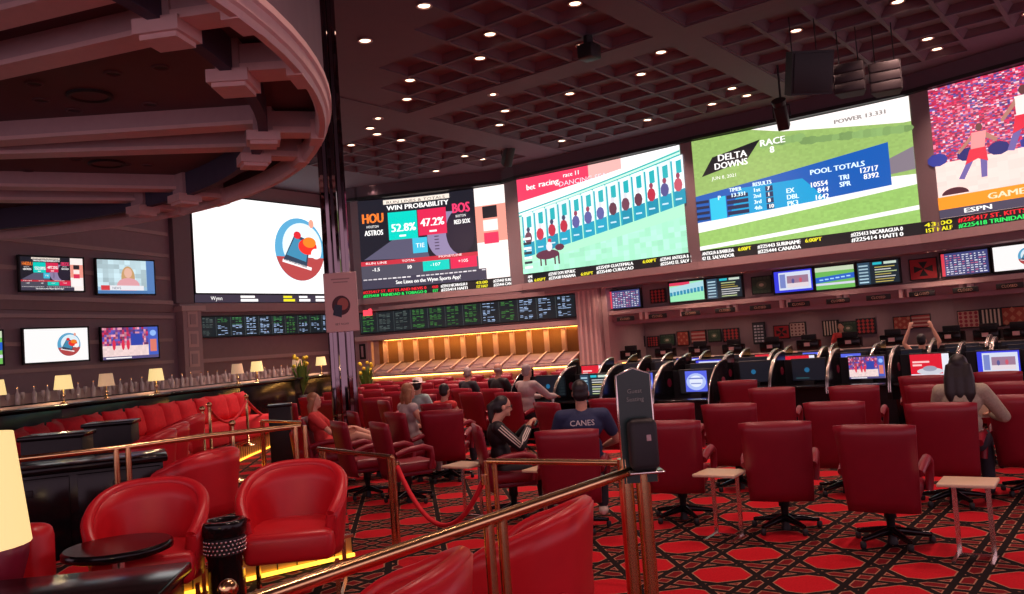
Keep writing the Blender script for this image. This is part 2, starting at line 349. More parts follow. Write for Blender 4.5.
def pic_delta(cv):
    W, H = cv.W, cv.H; cv.rect(0, 0, W, H, (.28, .48, .12), 1)
    cv.grid(0, 0, W, H, 70, 60, lambda a, b: jit((.30, .52, .13) if b < .3 else (.30, .46, .13), .07), 2)
    cv.poly([(.30*W, H), (.45*W, .93*H), (.97*W, .80*H), (W, .80*H), (W, H)], (.95, .88, .86), 4)
    for i in range(24): cv.ell((.36+i*.027)*W, (.86-i*.004 if i > 6 else .87)*H-.02*H, .03*W, .03*H*random.uniform(.7, 1.3), jit((.22, .36, .12), .2), 5, 9)
    cv.poly([(.6*W, .38*H), (W, .42*H), (W, .60*H), (.84*W, .50*H)], (.22, .18, .22), 4)
    cv.poly([(0, .16*H), (W, .30*H), (W, .38*H), (.80*W, .40*H), (0, .26*H)], (.92, .88, .88), 5)
    cv.poly([(0, 0), (W, .10*H), (W, .135*H), (0, .035*H)], (.92, .88, .88), 5)
    cv.poly([(0, .25*H), (.90*W, .325*H), (.90*W, .67*H), (0, .49*H)], (.01, .10, .42), 7)
    cv.poly([(.16*W, .262*H), (.62*W, .297*H), (.52*W, .50*H), (.22*W, .505*H)], (.0, .32, .62), 8)
    cv.poly([(.07*W, .255*H), (.15*W, .26*H), (.15*W, .46*H), (.07*W, .45*H)], (.02, .52, .75), 9)
    for k in range(4): cv.rect(0, (.27+k*.05)*H, .065*W, (.295+k*.05)*H, (.01, .02, .06), 9); cv.rect(.155*W, (.28+k*.048)*H, .26*W, (.313+k*.048)*H, (.01, .02, .07), 9)
    cv.poly([(.04*W, .66*H), (.27*W, .745*H), (.34*W, .90*H), (.10*W, .82*H)], (.012, .012, .015), 7)
    cv.text('DELTA', .125*W, .775*H, .060*H, WH, 9, wmax=.145*W, bold=.02); cv.text('DOWNS', .105*W, .705*H, .058*H, WH, 9, wmax=.165*W, bold=.02); cv.text('JUN 8, 2021', .09*W, .615*H, .03*H, WH, 9, wmax=.12*W)
    cv.text('RACE', .335*W, .835*H, .058*H, WH, 9, wmax=.12*W, bold=.02); cv.text('8', .38*W, .765*H, .058*H, WH, 9, bold=.02)
    def T(s, x, y, h=.034, w=None, c=(.75, .92, 1)): cv.text(s, x*W, y*H, h*1.15*H, c, 10, wmax=w and w*W, bold=.016)
    T('P', .11, .43); T('TIMER', .17, .485, .03, .06); T('13.331', .175, .437, .03, .07); T('RESULTS', .285, .50, .03, .09)
    for i, (a, b) in enumerate((('1st', '7'), ('2nd', '1'), ('3rd', '8'), ('4th', '10'))): T(a, .285, .45-i*.052, .03, .035); cv.rect(.345*W, (.44-i*.052)*H, .38*W, (.485-i*.052)*H, (.01, .03, .10), 9); T(b, .352, .447-i*.052, .03, None, WH)
    for i, (a, b) in enumerate((('EX', '10554'), ('DBL', '844'), ('PK3', '1642'))): T(a, .44, .395-i*.055, .036); cv.text(b, .63*W, (.41-i*.055)*H, .043*H, WH, 10, al='r', bold=.012)
    T('POOL TOTALS', .555, .515, .038, .24)
    for i, (a, b) in enumerate((('TRI', '12717'), ('SPR', '8392'))): T(a, .68, .43-i*.055, .036); cv.text(b, .85*W, (.46-i*.055)*H, .043*H, WH, 10, al='r', bold=.012)
    cv.text('POWER 13.331', .68*W, .90*H, .035*H, (.30, .26, .25), 8, wmax=.22*W, bold=.02)
def pic_ball(cv):
    W, H = cv.W, cv.H; cv.rect(0, 0, W, H, (.8, .3, .3), 1)
    def f(a, b):
        if b < .42: return jit((.95, .68, .62), .06)
        r = random.random()
        return jit((.55, .03, .09), .4) if r < .48 else jit((.75, .22, .32), .3) if r < .68 else jit((.12, .08, .32), .5) if r < .85 else jit((.22, .05, .14), .4) if r < .94 else jit((.8, .6, .68), .1)
    cv.grid(0, 0, W, .42*H, 30, 12, lambda a, b: jit((.95, .68, .62), .05), 2); cv.grid(0, .42*H, W, H, 120, 62, lambda a, b: f(a, .9), 2)
    for k in range(11): cv.ell((.01+k*.1)*W, .45*H, .035*W, .05*H, jit((.03, .04, .25), .5), 4, 10)
    def player(x, y, k, lean, shirt=(.9, .78, .74), sh=(.75, .03, .06)):
        def q(a, b): return (x+(a+lean*b)*k, y+b*k)
        cv.ell(*q(0, .93), .06*k, .075*k, (.14, .05, .05), 8, 12)
        cv.poly([q(-.13, .85), q(.13, .85), q(.12, .5), q(-.12, .5)], shirt, 7); cv.poly([q(-.14, .55), q(.14, .55), q(.20, .28), q(.02, .36), q(-.20, .28)], sh, 8)
        cv.poly([q(-.18, .32), q(-.06, .34), q(-.20, .02), q(-.30, .04)], (.16, .12, .35), 7); cv.poly([q(.06, .34), q(.18, .32), q(.20, 0), q(.10, 0)], (.16, .12, .35), 7)
        cv.poly([q(-.12, .82), q(-.12, .72), q(-.32, .50), q(-.36, .54)], (.45, .2, .15), 7); cv.poly([q(.12, .82), q(.12, .72), q(.32, .60), q(.34, .66)], (.45, .2, .15), 7)
    player(.13*W, .26*H, .40*H, .15, (.9, .3, .3)); player(.30*W, .40*H, .46*H, 0); player(.46*W, .38*H, .46*H, -.1); player(.75*W, .30*H, .4*H, .1, (.1, .1, .4), (.1, .1, .4))
    cv.ell(.06*W, .17*H, .045*W, .05*H, (.08, .02, .03), 9, 14, 0, PI)
    cv.rect(0, .065*H, W, .16*H, (1, .30, .02), 10); cv.text('GAME 3: FINAL SECONDS', .16*W, .09*H, .045*H, (1, .75, .5), 11, wmax=.5*W, bold=.02)
    cv.rect(0, 0, W, .065*H, (.07, .06, .10), 10); cv.text('ESPN', .08*W, .018*H, .035*H, WH, 11, wmax=.09*W, bold=.02); cv.text('Donny van de Beek', .32*W, .035*H, .02*H, WH, 11, wmax=.2*W)
def pic_news(cv):
    W, H = cv.W, cv.H; cv.rect(0, 0, W, H, (.35, .55, .72), 1); cv.grid(0, .2*H, .86*W, H, 9, 6, lambda a, b: jit((.55, .72, .78), .3), 2)
    cv.ell(.53*W, .48*H, .12*W, .34*H, (.62, .36, .16), 3); cv.ell(.53*W, .62*H, .07*W, .15*H, (.85, .5, .38), 4); cv.ell(.53*W, .25*H, .2*W, .22*H, (.8, .38, .42), 4)
    cv.rect(.05*W, .1*H, .8*W, .24*H, (.85, .85, .9), 6); cv.rect(.05*W, .1*H, .2*W, .24*H, (.7, .05, .06), 7); cv.rect(.86*W, 0, W, H, (.1, .22, .5), 6); cv.rect(0, 0, W, .09*H, (.08, .2, .45), 6)
    cv.text('NEWS', .24*W, .13*H, .07*H, (.1, .1, .2), 8)
def pic_court(cv):
    W, H = cv.W, cv.H; cv.rect(0, 0, W, H, (.7, .3, .35), 1)
    cv.grid(0, 0, .86*W, H, 22, 14, lambda a, b: jit((.9, .68, .66), .08) if b < .4 else jit(random.choice([(.5, .03, .1), (.1, .08, .4), (.2, .05, .2), (.75, .3, .4)]), .4), 2)
    cv.rect(.50*W, .42*H, .72*W, .80*H, (.03, .06, .4), 3)
    for x in (.2, .36, .45): cv.ell(x*W, .45*H, .03*W, .17*H, (.75, .03, .08), 4, 10); cv.ell(x*W, .65*H, .014*W, .04*H, (.2, .08, .08), 5, 8)
    cv.rect(.82*W, 0, W, H, (.06, .12, .55), 5); cv.rect(.85*W, .2*H, .97*W, .6*H, (.75, .2, .15), 6); cv.ell(.91*W, .8*H, .06*W, .1*H, (.3, .5, .95), 6, 12); cv.rect(0, 0, W, .09*H, (.10, .08, .22), 6); cv.rect(.05*W, .02*H, .5*W, .06*H, WH, 7)
def pic_table(cv, bg=(.05, .06, .2), red=True): # race card listing
    W, H = cv.W, cv.H; cv.rect(0, 0, W, H, bg, 1); cv.rect(0, 0, .07*W, H, (.75, .05, .08) if red else (.02, .1, .1), 2)
    for j in range(9):
        for i in range(10):
            cv.rect((.1+i*.088)*W, (.06+j*.1)*H, (.1+i*.088+random.uniform(.03, .07))*W, (.10+j*.1)*H, jit(random.choice([(.75, .75, .85), (.85, .85, .9), (.6, .15, .25)]), .2), 3)
def pic_list(cv): # two-column racing prices
    W, H = cv.W, cv.H; cv.rect(0, 0, W, H, (.01, .02, .03), 1); cv.rect(0, 0, .3*W, H, (.03, .07, .12), 2); cv.rect(.38*W, .86*H, .6*W, .97*H, (.02, .5, .6), 3); cv.rect(.65*W, .86*H, .95*W, .97*H, (.6, .7, .6), 3)
    for j in range(6): cv.rect(.03*W, (.07+j*.15)*H, .26*W, (.13+j*.15)*H, jit((.45, .65, .75), .25), 3)
    for j in range(7):
        cv.rect(.42*W, (.06+j*.11)*H, random.uniform(.8, .96)*W, (.10+j*.11)*H, jit(random.choice([(.55, .65, .3), (.7, .7, .7), (.5, .4, .1)]), .2), 3)
def pic_mini_delta(cv):
    W, H = cv.W, cv.H; cv.rect(0, 0, W, H, (.16, .5, .10), 1); cv.rect(0, .8*H, W, H, (.6, .7, .5), 2); cv.rect(0, .18*H, W, .28*H, (.7, .7, .85), 2)
    cv.poly([(0, .30*H), (W, .42*H), (W, .66*H), (0, .55*H)], (.02, .12, .6), 3)
    for i in range(6): cv.rect((.1+i*.14)*W, (.40+i*.018)*H, (.2+i*.14)*W, (.46+i*.018)*H, (.4, .7, .95), 4)
def pic_mini_gate(cv):
    W, H = cv.W, cv.H; cv.rect(0, 0, W, H, (.35, .85, .50), 1); cv.rect(0, .84*H, .6*W, H, (.8, .05, .12), 2); cv.poly([(0, .35*H), (W, .5*H), (W, .98*H), (0, .75*H)], (.45, .75, .8), 3)
    for i in range(10): cv.poly([((.01+i*.1)*W, (.30+i*.015)*H), ((.08+i*.1)*W, (.30+i*.015)*H), ((.08+i*.1)*W, (.5+i*.02)*H), ((.01+i*.1)*W, (.5+i*.02)*H)], (.02, .28, .48), 4)
def pic_cardred(cv):
    W, H = cv.W, cv.H; cv.rect(0, 0, W, H, (.85, .85, .95), 1); cv.rect(0, .12*H, .82*W, H, (.75, .01, .03), 2); cv.rect(.06*W, .62*H, .5*W, .70*H, (1, .6, .6), 3); cv.rect(.06*W, .48*H, .3*W, .56*H, (1, .6, .6), 3)
    cv.ell(.5*W, .24*H, .34*W, .15*H, (.65, .65, .72), 3); cv.ell(.5*W, .36*H, .18*W, .12*H, (.35, .35, .45), 4)
def pic_blue(cv):
    W, H = cv.W, cv.H; cv.rect(0, 0, W, H, K, 1); cv.rect(.17*W, .06*H, .83*W, .98*H, (.10, .14, .80), 2); cv.ell(.5*W, .5*H, .3*W, .38*H, (.45, .55, .95), 3); cv.ell(.5*W, .52*H, .2*W, .26*H, (.8, .85, 1), 4); cv.rect(.28*W, .62*H, .72*W, .68*H, (.15, .2, .6), 5); cv.rect(.34*W, .40*H, .66*W, .45*H, (.25, .3, .65), 5)
def pic_desk(cv): # blue-framed player interface with court
    W, H = cv.W, cv.H; cv.rect(0, 0, W, H, (.04, .05, .75), 1); cv.rect(.12*W, .1*H, .96*W, .93*H, (.7, .75, .9), 2); cv.rect(.34*W, .2*H, .9*W, .75*H, (.35, .2, .3), 3); cv.rect(.34*W, .2*H, .9*W, .4*H, (.8, .7, .75), 4); cv.rect(.15*W, .2*H, .3*W, .85*H, (.2, .25, .6), 3)
    cv.ell(.5*W, .5*H, .04*W, .12*H, (.1, .1, .3), 5, 9); cv.ell(.7*W, .52*H, .04*W, .12*H, (.6, .1, .15), 5, 9)
def pic_dark(cv):
    W, H = cv.W, cv.H; cv.rect(0, 0, W, H, (.004, .006, .012), 1); cv.ell(.45*W, .5*H, .08*W, .12*H, (.01, .12, .25), 2, 12); cv.rect(.1*W, .1*H, .5*W, .13*H, (.03, .12, .14), 2)
def screen_frame(P0, P1):
    d = (P1-P0); rz = math.atan2(d.y, d.x); return (P0+P1)/2, d.length, rz
def flat_screen(name, label, cat, P0, P1, z0, z1, pic, group=None, depth=.1, matname='screen', sag=0, rim=.04, body='blackm'):
    c, W, rz = screen_frame(P0, P1); t = thing(name, label, cat, (c.x, c.y, z0), rz, group); H = z1-z0
    b = MB(); n = 14 if sag else 1
    for i in range(n):
        xs = [W*(2*k/n-1)/2 for k in (i, i+1)]; ys = [sag*(1-(2*x/W)**2) for x in xs]
        a = [(xs[0], ys[0]), (xs[1], ys[1]), (xs[1], ys[1]+depth), (xs[0], ys[0]+depth)]; b.prism(a, 0, H, body)
    if rim and not sag:
        for cc, dd in (((0, -.01, rim/2), (W, .03, rim)), ((0, -.01, H-rim/2), (W, .03, rim)), ((-W/2+rim/2, -.01, H/2), (rim, .03, H)), ((W/2-rim/2, -.01, H/2), (rim, .03, H))): b.box(cc, dd, body)
    b.obj('cabinet', t); r = rim if not sag else 0
    cv = Canvas(W-2*r, H-2*r, sag, matname); pic(cv); cv.mb.obj('display', t, (0, -.004, r)); return t
# ------------------------------------------------------------------ STRUCTURE : floor, platform
PLAT = .35
MB().add([(-22, -6, 0), (24, -6, 0), (24, 36, 0), (-22, 36, 0)], [(0, 1, 2, 3)], 'carpet').obj('floor', kind='structure')
lounge = [(-14, -3), (1.6, -3), (1.0, 4.2), (-.15, 5.2), (-1.25, 6.75), (-2.6, 5.75), (-14, 5.75)]
b = MB(); b.prism(lounge, .0, PLAT, 'carpet'); b.obj('floor', kind='structure')
tier = [(-4.4, 4.38), (-1.40, 6.75), (-1.62, 7.75), (-4.9, 5.6)]
b = MB(); b.prism(tier, 0, .53, 'carpet'); b.obj('floor', kind='structure')
# lit gold riser of the step
def riser(pts, z0, z1, name='trim_1'):
    b = MB()
    for (x0, y0), (x1, y1) in zip(pts[:-1], pts[1:]):
        d = Vector((x1-x0, y1-y0, 0)); L = d.length; a = math.atan2(d.y, d.x); c = Vector(((x0+x1)/2, (y0+y1)/2, 0)); n = Vector((d.y, -d.x, 0)).normalized()
        b.box(c+n*.012+Vector((0, 0, (z0+z1)/2)), (L, .02, z1-z0), 'gold', rz=a)
        b.box(c+n*.03+Vector((0, 0, z1-.012)), (L, .06, .024), 'brass', rz=a)
        k = int(L/.15)
        for i in range(k+1): b.box(c+d.normalized()*(-L/2+i*L/max(k, 1))+n*.024+Vector((0, 0, (z0+z1)/2)), (.006, .01, z1-z0-.03), 'blackm', rz=a)
        b.box(c+n*.05+Vector((0, 0, z0+.02)), (L, .03, .024), 'ledy', rz=a)
    return b.obj(name, kind='structure')
riser([(-4.4, 4.38), (-1.40, 6.75)], .35, .53)
barlounge = [(-14, 5.6), (-4.9, 5.65), (-1.9, 7.75), (-2.3, 8.7), (-3.6, 10.8), (-5.45, 13.5), (-5.6, 17.5), (-5.65, 22.5), (-4.9, 27.3), (-9.2, 27.3), (-10, 26), (-14, 18)]
def slab(poly, z0, z1):
    b = MB(); b.prism(poly, z0, z1-.03, 'blackm'); n = len(poly); c = sum(p[0] for p in poly)/n, sum(p[1] for p in poly)/n
    b.prism(poly, z1-.03, z1, 'carpet'); b.obj('floor', kind='structure')
slab(barlounge, 0, PLAT)
riser([(-5.45, 13.5), (-5.6, 17.5), (-5.65, 22.5)], 0.0, PLAT, 'trim_2')
# ---- walls
def wallseg(name, p0, p1, z0, z1, m, th=.2, side=1):
    p0 = Vector((*p0, 0)); p1 = Vector((*p1, 0)); d = p1-p0; n = Vector((-d.y, d.x, 0)).normalized()*side
    b = MB(); q = [p0, p1, p1+n*th, p0+n*th]; q = q if side > 0 else q[::-1]
    b.prism([(a.x, a.y) for a in q], z0, z1, m); return b.obj(name, kind='structure')
SA, SB, SC, SD, SE, SF, SG, SH = [Vector((x, y, 0)) for x, y in ((-5.4, 30.9), (0, 29.6), (.45, 29.0), (5.35, 25.3), (5.65, 25.0), (10.5, 21.5), (10.8, 21.1), (15.2, 15.6))]
ZB, ZT, ZTK = 3.92, 7.5, 4.24
WL = [(-17.3, 6.0), (-12.46, 20.66), (-10.62, 26.3)]
wallseg('wall_left', WL[0], WL[1], 0, 8.3, 'walld'); wallseg('wall_left', WL[1], WL[2], 0, 8.3, 'walld')
def band(name, pts, z0, z1, m, out=.08):
    b = MB()
    for (x0, y0), (x1, y1) in zip(pts[:-1], pts[1:]):
        d = Vector((x1-x0, y1-y0, 0)); n = Vector((d.y, -d.x, 0)).normalized(); c = Vector(((x0+x1)/2, (y0+y1)/2, (z0+z1)/2))+n*out/2
        b.box(c, (d.length, out, z1-z0), m, rz=math.atan2(d.y, d.x))
    return b.obj(name, kind='structure')
for i, (z, h, o, m) in enumerate(((6.0, .11, .07, 'trimd'), (5.32, .11, .07, 'trimd'), (4.62, .11, .07, 'trimd'), (3.62, .30, .10, 'wall'), (3.86, .12, .16, 'trimd'), (3.42, .10, .14, 'trimd'), (2.72, .10, .07, 'trimd'), (2.05, .10, .07, 'trimd'), (6.7, .11, .07, 'trimd'))):
    band('trim_%d' % (i+3), WL, z, z+h, m, o)
# left LED wall
LL0 = Vector((-10.55, 26.6, 0)); LL1 = Vector((-6.35, 32.6, 0)); LD = (LL1-LL0).normalized(); LN = Vector((LD.y, -LD.x, 0))
wallseg('wall_back', LL0[:2], LL1[:2], 0, 8.3, 'wall')
LPTS = [tuple(LL0[:2]), tuple(LL1[:2])]
band('trim_12', LPTS, 3.62, 3.90, 'trimd', .22); band('trim_13', LPTS, 2.0, 2.12, 'trimd', .08); band('trim_14', LPTS, 1.25, 1.33, 'trimd', .08)
wallseg('wall_left', (-10.62, 26.3), (-10.4, 26.9), 0, 8.3, 'walld')
wallseg('wall_back', (-6.5, 32.4), (-5.3, 33.2), 0, 8.3, 'walld'); wallseg('wall_back', (-5.8, 33.2), (-5.3, 31.2), 0, 8.3, 'walld', .3)
# pilaster at the wall corner
b = MB(); pc = LL0+LD*.3+LN*.2; a = math.atan2(LD.y, LD.x)
b.box(pc+Vector((0, 0, 1.9)), (.65, .4, 3.8), 'trimd', rz=a)
for k in range(5): b.box(pc+LN*.21+Vector((0, 0, .9+k*.62)), (.36, .03, .5), 'trim', rz=a); b.box(pc+LN*.23+Vector((0, 0, .9+k*.62)), (.20, .03, .32), 'trimd', rz=a)
b.box(pc+LN*.04+Vector((0, 0, 3.72)), (.85, .55, .16), 'trim', rz=a); b.obj('trim_15', kind='structure')
b = MB(); b.box(LL0+LD*.15+LN*.16+Vector((0, 0, 6.1)), (.62, .3, 4.4), 'pier', rz=a); b.obj('trim_16', kind='structure')
# screen wall : upper band behind the screens
for i, (p, q) in enumerate(((SA, SB), (SB, SC), (SC, SD), (SD, SE), (SE, SF), (SF, SG), (SG, SH))):
    n = Vector((-(q-p).y, (q-p).x, 0)).normalized()
    wallseg('wall_front', (p+n*.62)[:2], (q+n*.62)[:2], 3.75, 8.3, 'pier', .3)
def pierbox(name, p, q, z0, z1, m, off=.0, d=.3):
    c = (p+q)/2; e = q-p; n = Vector((-e.y, e.x, 0)).normalized(); b = MB()
    b.box(c+n*(off+d/2)+Vector((0, 0, (z0+z1)/2)), (e.length, d, z1-z0), m, rz=math.atan2(e.y, e.x)); return b.obj(name, kind='structure')
e1 = (SA-SB).normalized()
pierbox('trim_17', SA+e1*.30, SA, ZB, 8.0, 'pier'); pierbox('trim_18', SB, SC, ZB, 8.0, 'pier'); pierbox('trim_19', SD, SE, ZB, 8.0, 'pier'); pierbox('trim_20', SF, SG, ZB, 8.0, 'pier')
CURVE = [SA+e1*.35, SA, SB, SC, SD, SE, SF, SG, SH]
# header above the screens and soffit ledge below them
b = MB(); bl = MB()
for i, (p, q) in enumerate(zip(CURVE[:-1], CURVE[1:])):
    e = q-p; n = Vector((-e.y, e.x, 0)).normalized(); r = math.atan2(e.y, e.x)
    b.box((p+q)/2+n*.25+Vector((0, 0, 7.86)), (e.length+.1, .75, .48), 'ceil', rz=r); b.box((p+q)/2+n*.22+Vector((0, 0, 7.57)), (e.length+.1, .75, .10), 'blackm', rz=r)
    bl.box((p+q)/2+n*.20+Vector((0, 0, 3.80)), (e.length+.12, .7, .22), 'trimd', rz=r)
    bl.box((p+q)/2+n*.32+Vector((0, 0, 3.60)), (e.length+.12, .7, .22), 'wall', rz=r)
b.obj('trim_21', kind='structure'); bl.obj('trim_22', kind='structure')
# lower wall under the left half of the screens
LW0 = Vector((-5.9, 31.35, 0)); LW1 = Vector((2.25, 28.25, 0)); WD = (LW1-LW0).normalized(); WN = Vector((WD.y, -WD.x, 0)); WA = math.atan2(WD.y, WD.x); WLn = (LW1-LW0).length
def on_lw(s, out, z): return LW0+WD*s+WN*out+Vector((0, 0, z))
b = MB()
b.box(on_lw(WLn/2, -.15, 3.0), (WLn, .3, 1.3), 'wall', rz=WA); b.box(on_lw(WLn/2, .12, 2.46), (WLn, .24, .16), 'trim', rz=WA); b.box(on_lw(WLn/2, .1, 3.50), (WLn, .2, .14), 'trimd', rz=WA)
b.box(on_lw(WLn/2, -.75, 1.6), (WLn, .1, 1.8), 'goldwall', rz=WA); b.box(on_lw(WLn/2, -.35, 2.41), (WLn, .9, .06), 'trimd', rz=WA)
b.box(on_lw(.35, -.2, 1.2), (.7, .5, 2.4), 'trimd', rz=WA)
b.obj('wall_front', kind='structure')
b = MB()
for k in range(13):
    s = .9+k*(WLn-1.0)/12.2; b.box(on_lw(s, -.66, 1.95), (.16, .12, .84), 'trim', rz=WA)
b.obj('trim_23', kind='structure')
lb = MB(); lb.box(on_lw(WLn/2+.3, -.62, 2.36), (WLn-1.2, .04, .03), 'led', rz=WA); lb.obj('trim_24', kind='structure')
for k in range(4): # area lamps added along the strip to make the niche more orange
    l_ = lamp('added_niche_light', 'AREA', on_lw(1.6+k*1.85, -.45, 2.33), 16, (1, .50, .12), shape='RECTANGLE', size=1.7, size_y=.06); l_.rotation_euler = (-.35, 0, WA)
# carved picture panel left of the niche
p = thing('carved_panel', 'dark carved framed panel at the left end of the glowing betting counter', 'panel', on_lw(.36, .06, 1.62), WA)
b = MB(); b.rbox((0, 0, .38), (.42, .04, .76), .01, 'trimd'); b.obj('frame', p); b = MB(); b.rbox((0, -.03, .38), (.26, .03, .56), .01, 'blackm'); b.box((0, -.05, .38), (.08, .02, .4), 'trimd'); b.obj('inset', p)
# betting counter with sloped writing desks
t = thing('betting_counter', 'long pink-beige betting counter under the odds board with glowing strip below its lip', 'counter', on_lw(WLn/2+.3, .2, 0), WA)
Lc = WLn-1.0; b = MB(); b.rbox((0, 0, 1.10), (Lc, .9, .10), .02, 'trimd'); b.box((0, .10, .5), (Lc, .6, 1.0), 'wall'); b.box((0, .12, 1.22), (Lc, .5, .16), 'trimd'); b.obj('counter_body', t)
b = MB(); b.box((0, -.25, 1.03), (Lc, .04, .035), 'led'); b.obj('light_strip', t)
b = MB()
for k in range(13):
    s = -Lc/2+.15+k*(Lc-.3)/12; b.add([(s-.03, -.42, 1.16), (s+.03, -.42, 1.16), (s+.03, .3, 1.16), (s-.03, .3, 1.16), (s+.22, .3, 1.56), (s+.28, .3, 1.56), (s-.03+.05, -.42, 1.22), (s+.03+.05, -.42, 1.22)], [(0, 1, 7, 6), (6, 7, 5, 4), (0, 6, 4, 3), (1, 2, 5, 7), (2, 3, 4, 5), (3, 2, 1, 0)], 'trim')
b.obj('divider', t)
b = MB(); b.add([(-Lc/2, -.30, 1.17), (Lc/2, -.30, 1.17), (Lc/2, .28, 1.50), (-Lc/2, .28, 1.50)], [(0, 1, 2, 3)], 'wall'); b.obj('sloped_top', t)
# big pilaster
c = on_lw(WLn+.38, .02, 0); b = MB(); b.box(c+Vector((0, 0, 1.8)), (.8, .7, 3.6), 'trimd', rz=WA-.15)
for s in (-.26, -.09, .09, .26): b.box(c+Vector((0, 0, 1.8))+Vector((math.sin(WA-.15), -math.cos(WA-.15), 0))*.36+Vector((math.cos(WA-.15), math.sin(WA-.15), 0))*s, (.07, .04, 3.3), 'trim', rz=WA-.15)
b.obj('trim_25', kind='structure')
# teller hall
def off(p, d): n = Vector((.62, .785, 0)); return p+n*d
TV = [off(Vector((2.75, 27.25, 0)), .9), off(SD, .9), off(SF, .9), off(SH, .9)]
BK = [off(Vector((2.75, 27.25, 0)), 2.8), off(SD, 2.8), off(SF, 2.8), off(SH, 2.8)]
TV[0] = TV[0]-(TV[1]-TV[0]).normalized()*1.0; BK[0] = BK[0]-(BK[1]-BK[0]).normalized()*1.6
for i in range(3):
    wallseg('wall_right', TV[i][:2], TV[i+1][:2], 2.62, 3.75, 'wall', .25)
    wallseg('wall_right', BK[i][:2], BK[i+1][:2], 0, 2.8, 'wall', .2)
    e = TV[i+1]-TV[i]; n = Vector((-e.y, e.x, 0)).normalized(); r = math.atan2(e.y, e.x); mid = (TV[i]+TV[i+1])/2
    b = MB(); b.box(mid+n*1.1+Vector((0, 0, 2.74)), (e.length, 2.2, .08), 'walld', rz=r)            # hall ceiling
    b.box(mid-n*.16+Vector((0, 0, 2.66)), (e.length+.2, .3, .13), 'trimd', rz=r); b.box(mid-n*.05+Vector((0, 0, 2.50)), (e.length+.2, .12, .22), 'wall', rz=r); b.box(mid+n*.1+Vector((0, 0, 2.34)), (e.length+.2, .12, .16), 'walld', rz=r)
    k = int(e.length/1.7)
    for j in range(k+1):
        c = TV[i]+e*((j+.5)/(k+1)); b.box(c-n*.1+Vector((0, 0, 2.55)), (.10, .34, .34), 'trim', rz=r); b.box(c-n*.1+e.normalized()*.2+Vector((0, 0, 2.55)), (.10, .34, .34), 'trim', rz=r)
    b.obj('trim_%d' % (26+i), kind='structure')
wallseg('wall_right', (off(Vector((2.75, 27.25, 0)), .5))[:2], (off(Vector((2.75, 27.25, 0)), 2.8))[:2], 0, 3.7, 'trimd', .2, 1)
def hit(x, y, path):
    d = ray(x, y); best = None
    for k, (p, q) in enumerate(zip(path[:-1], path[1:])):
        e = q-p; det = d.x*(-e.y)+e.x*d.y
        if abs(det) < 1e-6: continue
        t = (p.x*(-e.y)+e.x*p.y)/det; s = (d.x*p.y-d.y*p.x)/det
        if (-.02 if k else -2) <= s <= (1.02 if k < len(path)-2 else 2) and t > 0 and (best is None or t < best[0]): best = (t, p+e*s, math.atan2(e.y, e.x), EYE.z+d.z*t, s)
    return best
for i, (p, q) in enumerate(zip(TV[:-1], TV[1:])):
    e = q-p; r = math.atan2(e.y, e.x); n = Vector((-e.y, e.x, 0)).normalized()
    t = thing('teller_counter', ['pink-beige teller counter section nearest the fluted pilaster', 'long middle section of the teller counter', 'right-hand section of the teller counter'][i], 'counter', (p+q)/2+n*.5, r)
    b = MB(); b.rbox((0, -.1, 1.06), (e.length, .8, .07), .02, 'trim'); b.obj('counter_top', t); b = MB(); b.box((0, .1, .51), (e.length, .5, 1.02), 'trimd'); b.obj('counter_body', t)
    b = MB(); b.box((0, -.2, 1.0), (e.length-.1, .03, .03), 'led'); b.obj('light_strip', t)
# ---- ceiling
ZC = 8.0
def inbar(p): return (p.x+10.75)**2+(p.y-8.51)**2 < 9.7**2
def beyond(p): # past the screen wall
    for a, bb in zip(CURVE[:-1], CURVE[1:]):
        e = bb-a; n = Vector((-e.y, e.x, 0)).normalized(); s = (p-a).dot(e)/e.length_squared
        if -.15 <= s <= 1.15 and (p-a).dot(n) > -.55: return True
    return (p.x < -5.2 and p.y-31.5-(p.x+5)*1.4 > -2.2)
b = MB(); b.add([(-22, -6, ZC+.32), (24, -6, ZC+.32), (24, 36, ZC+.32), (-22, 36, ZC+.32)], [(3, 2, 1, 0)], 'ceild')
us = [-31.2+k for k in range(0, 16)]; us = [u for u in us if u < -16.0]
ucols = [(a, a+1.0) for a in [-16.2-k for k in range(1, 14)]] + [(-15+k*1.0143, -15+(k+1)*1.0143) for k in range(7)] + [(-7.2+k, -6.2+k) for k in range(13)]
vrows = [(15.6-(k+1), 15.6-k) for k in range(11)] + [(16.4+k, 17.4+k) for k in range(8)]
solid = []
def cell_ok(u0, u1, v0, v1):
    if v0 < 15.7 and u0 < -15+(15.55-v1)*1.06-.05: return False
    if u1 < -16 and v1 < 16.3: return False
    if v1 < 4.7: return False
    for (u, v) in ((u0, v0), (u1, v0), (u0, v1), (u1, v1)):
        p = uv(u, v)
        if beyond(p) or inbar(p) or p.x < -13 or p.x > 20: return False
    return True
def quad_up(u0, u1, v0, v1, z0, z1, m): # down-facing solid slab
    q = [uv(u0, v0), uv(u1, v0), uv(u1, v1), uv(u0, v1)]; b.prism([(p.x, p.y) for p in q], z0, z1, m)
ok = {}
